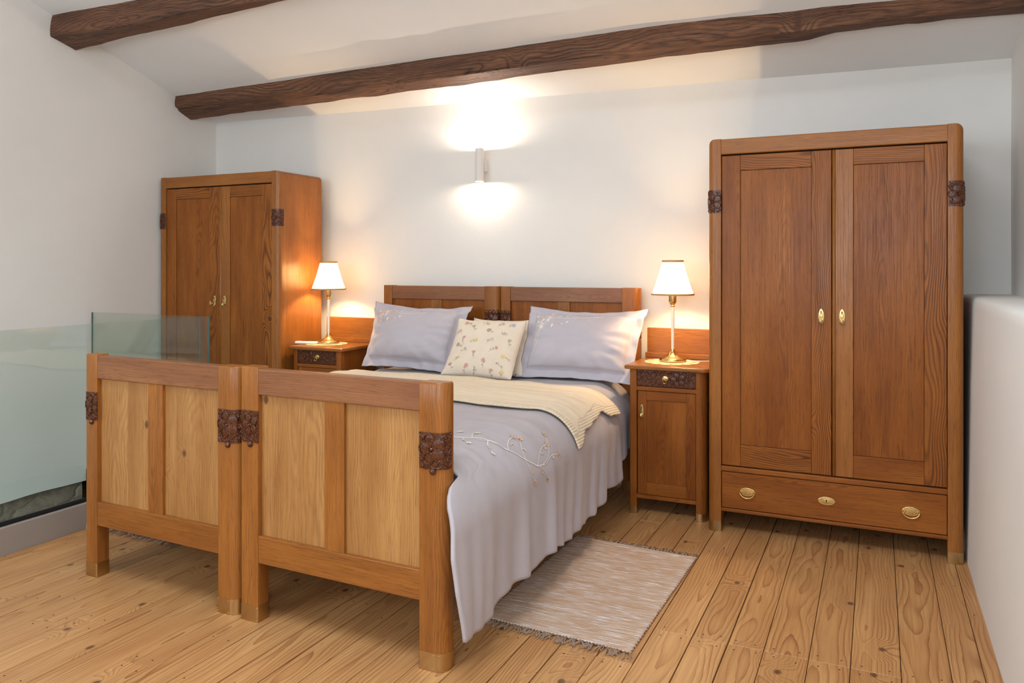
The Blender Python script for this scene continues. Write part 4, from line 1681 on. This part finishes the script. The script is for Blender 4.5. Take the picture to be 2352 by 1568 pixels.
b = MB()
nu, nv = 220, 60
vs, kk = [], []
for j in range(nv + 1):
    for i in range(nu + 1):
        p, a, y, ae = blk_pt(2 * i / nu - 1, j / nv)
        vs.append(p)
        kind = 0.0
        if a > ae - 0.05: kind = 1.0 + 1.0
        elif y < YB0 + 0.045 or y > YB1 - 0.03: kind = 1.0
        if kind == 2.0: kk.append((y, a, 2.0))
        else: kk.append((a, y, kind))
fs = [[j * (nu + 1) + i, j * (nu + 1) + i + 1, (j + 1) * (nu + 1) + i + 1, (j + 1) * (nu + 1) + i] for j in range(nv) for i in range(nu)]
b.add(vs, fs, None, 0, True)
b.k = kk
bl = b.build('knitted_blanket', M['knit'], None, origin=(CX, 3.6, 0.68))
so = bl.modifiers.new('thick', 'SOLIDIFY')
so.thickness = 0.007
so.offset = 1
tag(bl, 'cream knitted blanket with ribbed edge folded across the duvet', 'blanket')


# ------------------------------------------------------------------ pillows
def pillow_fn(W, Hh, T, fl, seed, wrinkle, sagy=0.06, tl=0.0, tr=0.0):
    """front (+1) / back (-1) surface in local metres: x right, y up, z out of the front"""
    def fn(x, y, side=1):
        u, v = x / (W / 2), y / (Hh / 2)
        iu, iv = u / (1 - 2 * fl / W), v / (1 - 2 * fl / Hh)
        t = 0.0
        if abs(iu) < 1 and abs(iv) < 1:
            t = ((1 - abs(iu) ** 2.6) * (1 - abs(iv) ** 2.6)) ** (0.45 if fl > 0 else 0.55)
        X = x * (1 - 0.045 * (1 - v * v) * abs(u) ** 2)
        X *= 1 - (tl * max(0, -u) + tr * max(0, u)) * (0.5 - 0.5 * v)
        Yy = y * (1 - sagy * (1 - u * u) * abs(v) ** 2)
        z = side * (T / 2 * t + (0.012 if t > 0 and fl > 0 else 0.0))
        if fl > 0 and t == 0 and v > 0: z -= 0.022 * smoothstep(0.98, 1.15, iv)
        rad = sqrt(u * u + v * v)
        ang = atan2(v, u)
        edge = smoothstep(0.35, 0.95, max(abs(iu), abs(iv)))
        wz = wrinkle * (0.8 * nz3(ang * 4.5, rad * 1.2, seed) * edge + 0.45 * (abs(nz3(x * 6 + y * 3, y * 15 - x * 4, seed + 3)) - 0.2) + 0.5 * nz3(x * 4 + y * 2, y * 7, seed + 6))
        if t > 0: z += wz * side
        else: z += wrinkle * 0.8 * nz3(x * 14, y * 14, seed + 9)
        z += 0.02 * (abs(u) ** 3) * (abs(v) ** 3)
        return (X, Yy, z)
    return fn


def make_pillow(name, W, Hh, T, fl, base, lean, yaw, roll, mat, label, cat, seed, group=None, wrinkle=0.010, emb=None, embm=None, tl=0.0, tr=0.0):
    fn0 = pillow_fn(W, Hh, T, fl, seed, wrinkle, 0.10 if fl > 0 else 0.055, tl, tr)
    Mx = Matrix.Translation(Vector(base)) @ Matrix.Rotation(yaw, 4, 'Z') @ Matrix.Rotation(pi / 2 - lean, 4, 'X') @ Matrix.Rotation(roll, 4, 'Z') @ Matrix.Translation((0, Hh / 2, 0))

    def fn(x, y, side=1):
        p = fn0(x, y, side)
        q = Mx @ Vector(p)
        return q
    b = MB()
    nx, ny_ = 84, 64
    for side in (1, -1):
        vs = []
        for j in range(ny_ + 1):
            for i in range(nx + 1):
                x = -W / 2 + W * i / nx
                y = -Hh / 2 + Hh * j / ny_
                p = fn(x, y, side)
                ed = i in (0, nx) or j in (0, ny_)
                if not ed and fl > 0: p = p + (Mx.to_3x3() @ Vector((0, 0, 0.0012 * side)))
                vs.append(tuple(p))
        fs = [[j * (nx + 1) + i, j * (nx + 1) + i + 1, (j + 1) * (nx + 1) + i + 1, (j + 1) * (nx + 1) + i] for j in range(ny_) for i in range(nx)]
        b.add(vs, fs, None, 0, True)
    o = b.build(name, mat, None, origin=base)
    bm = bmesh.new()
    bm.from_mesh(o.data)
    bmesh.ops.remove_doubles(bm, verts=bm.verts[:], dist=0.0004)
    bmesh.ops.recalc_face_normals(bm, faces=bm.faces[:])
    bm.to_mesh(o.data)
    bm.free()
    tag(o, label, cat, group)
    if emb:
        def sfn(x, y):
            p = fn(x, y)
            d = 0.004
            n_ = (fn(x + d, y) - p).cross(fn(x, y + d) - p).normalized()
            return p, n_
        e = Emb(sfn, 0.0022)
        emb(e)
        if fl > 0:
            e.b.build('embroidery', embm, o)['label'] = 'embroidered flowers'
        else:
            # the scattered motifs are the cushion's own pattern: keep them in its mesh
            e.b.mi = [k + 1 for k in e.b.mi]
            t_ = e.b.build('pattern', [mat] + embm, None)
            for vv in t_.data.vertices: vv.co -= Vector(base)
            bm = bmesh.new()
            bm.from_mesh(o.data)
            bm.from_mesh(t_.data)
            for m_k in embm: o.data.materials.append(m_k)
            bm.to_mesh(o.data)
            bm.free()
            bpy.data.objects.remove(t_)
    return o


def pillow_emb(e):
    R = random.Random(5)
    W, Hh = 0.62, 0.40
    x0, y0 = -0.285, 0.165
    st = curve((x0 + 0.01, y0 - 0.20), (x0 + 0.22, y0 + 0.02), 0.18)
    e.stroke(st, 0.002, 0)
    e.stroke(curve((x0 + 0.02, y0 - 0.02), (x0 + 0.42, y0 - 0.015), -0.06), 0.002, 0)
    e.stroke(curve((x0, y0 - 0.30), (x0 + 0.03, y0 - 0.05), -0.08), 0.002, 0)
    e.stroke(curve((x0, y0 - 0.28), (x0 + 0.10, y0 - 0.04), 0.10), 0.002, 0)
    for k in range(34):
        fx = x0 + R.uniform(0.0, 0.22) * R.random() ** 0.5
        fy = y0 - R.uniform(0.0, 0.13) + 0.01
        if R.random() < 0.55: e.flower(fx, fy, R.uniform(0.007, 0.011), R.choice([0, 0, 1]), 1, 5, R.uniform(0, 1))
        else: e.leaf(fx, fy, 0.014, R.uniform(0, 6.28), R.choice([0, 1]))
    for k in range(16):
        fx = x0 + 0.2 + 0.24 * k / 16
        fy = y0 - 0.005 + R.uniform(-0.025, 0.02)
        if k % 3 == 0: e.flower(fx, fy, 0.007, 0, 1)
        else: e.leaf(fx, fy, 0.013, R.uniform(0, 6.28), R.choice([0, 0, 1]))


EM3 = [M['emb_white'], M['emb_peach'], M['emb_tan']]
make_pillow('pillow', 0.765, 0.475, 0.19, 0.060, (-2.735, 4.215, 0.668), math.radians(28), math.radians(-2), math.radians(-1), M['pillow'],
            'lilac grey embroidered pillow leaning on the left headboard', 'pillow', 3.0, 'lilac embroidered pillows', 0.019, pillow_emb, EM3, 0.20, 0.0)
make_pillow('pillow', 0.735, 0.475, 0.19, 0.060, (-1.566, 4.210, 0.668), math.radians(28), math.radians(2), math.radians(-0.5), M['pillow'],
            'lilac grey embroidered pillow leaning on the right headboard, by the right lamp', 'pillow', 7.0, 'lilac embroidered pillows', 0.017, pillow_emb, EM3, 0.0, 0.09)


def cushion_emb(e):
    R = random.Random(9)
    spots = [(-.15, .16), (-.02, .155), (.09, .15), (.16, .16), (-.17, .09), (-.08, .115), (.02, .11), (.12, .085), (-.12, .045), (-.04, .03), (.06, .03), (.17, .035),
             (-.165, -.01), (-.09, -.035), (.10, -.015), (.165, -.06), (-.13, -.085), (-.02, -.06), (.05, -.10), (.14, -.12), (-.17, -.15), (-.07, -.14), (.0, -.165), (.09, -.17), (.165, -.17)]
    for k, (x, y) in enumerate(spots):
        x += R.uniform(-.01, .01)
        y += R.uniform(-.01, .01)
        t = R.uniform(-1.3, 1.3)
        L = R.uniform(0.028, 0.055)
        ex, ey = x - sin(t) * L, y - cos(t) * L
        st = curve((ex, ey), (x, y), R.uniform(-.2, .2), 6)
        e.stroke(st, 0.0011, 0)
        for q in (2, 4):
            e.leaf(st[q][0], st[q][1], 0.015, pi / 2 + t + R.choice([-1, 1]) * 0.8, 0)
        c = R.choice([0, 1, 1, 2, 3, 4, 0])
        if k % 3 == 0: e.flower(x, y, 0.014, c, 2, 6)
        elif k % 3 == 1:
            for q in range(7):
                e.oval(x + R.uniform(-.012, .012), y + R.uniform(-.012, .014), .0034, .0026, R.uniform(0, 3), c)
        else:
            for q in (-.9, -.45, 0, .45, .9): e.leaf(x, y, .016, pi / 2 - t + q, c)


make_pillow('cushion', 0.43, 0.40, 0.10, 0.0, (-2.103, 4.202, 0.672), math.radians(36), math.radians(0), math.radians(1), M['cushion'],
            'plain cream cushion mostly hidden behind the flowered one', 'cushion', 21.0, 'cream cushions', 0.008)
make_pillow('cushion', 0.455, 0.392, 0.13, 0.0, (-2.125, 4.062, 0.676), math.radians(35), math.radians(2), math.radians(-1), M['cushion'],
            'cream cushion with scattered small embroidered wild flowers, in front of the pillows', 'cushion', 31.0, 'cream cushions', 0.006, cushion_emb,
            [M['emb_grey'], M['emb_red'], M['emb_yel'], M['emb_blue'], M['emb_dark']])


# ------------------------------------------------------------------ rugs
def make_rug(corners, label, seed):
    """corners: front-left, front-right, back-right, back-left on the floor"""
    R = random.Random(seed)
    fl, fr, br_, bl_ = (Vector((*c, 0)) for c in corners)
    org = (fl + fr + br_ + bl_) / 4
    b = MB()

    def S(u, v):
        p = (fl * (1 - u) + fr * u) * (1 - v) + (bl_ * (1 - u) + br_ * u) * v
        e_ = 0.004 * sin(v * 260) * (1 if u in (0.0, 1.0) else 0)
        wv = 0.003 * nz3(u * 2, v * 3, seed) + 0.0008 * sin(v * 300)
        return (p.x + e_ * (1 if u == 1.0 else -1), p.y, 0.0085 + wv)
    nu, nv = 60, 150
    b.grid(S, nu, nv)
    o = b.build('rag_rug', M['rug'], None, origin=tuple(org))
    so = o.modifiers.new('thick', 'SOLIDIFY')
    so.thickness = 0.006
    so.offset = -1
    tag(o, label, 'rug', 'woven rag rugs')
    for v, dirn in ((0.0, -1), (1.0, 1)):
        f = MB()
        n = 46
        for i in range(n):
            u = (i + 0.5) / n
            p = Vector(S(u, v))
            k = R.randint(2, 4)
            a0 = R.uniform(-0.7, 0.7)
            for q in range(k):
                a = a0 + R.uniform(-0.45, 0.45)
                L = R.uniform(0.03, 0.055)
                d = Vector((sin(a), dirn * cos(a), 0))
                m1 = p + d * L * 0.45 + Vector((R.uniform(-.004, .004), 0, 0))
                m1.z = 0.006 + R.uniform(0, 0.004)
                m2 = p + d * L + Vector((R.uniform(-.008, .008), 0, 0))
                m2.z = 0.0035
                f.tube([tuple(p + Vector((0, 0, -0.001))), tuple(m1), tuple(m2)], [0.002, 0.0022, 0.0014], 5)
        fo = f.build('fringe', M['fringe'], o)
        fo['kind'] = 'stuff'
        fo['label'] = 'taupe fringe'
    return o


make_rug([(-1.358, 2.640), (-0.768, 2.606), (-0.747, 3.588), (-1.345, 3.625)], 'beige woven rag rug with fringe on the floor right of the bed', 4)
make_rug([(-3.625, 2.732), (-3.030, 2.728), (-3.010, 3.72), (-3.615, 3.73)], 'woven rag rug left of the bed, only its fringe showing under the left footboard', 14)
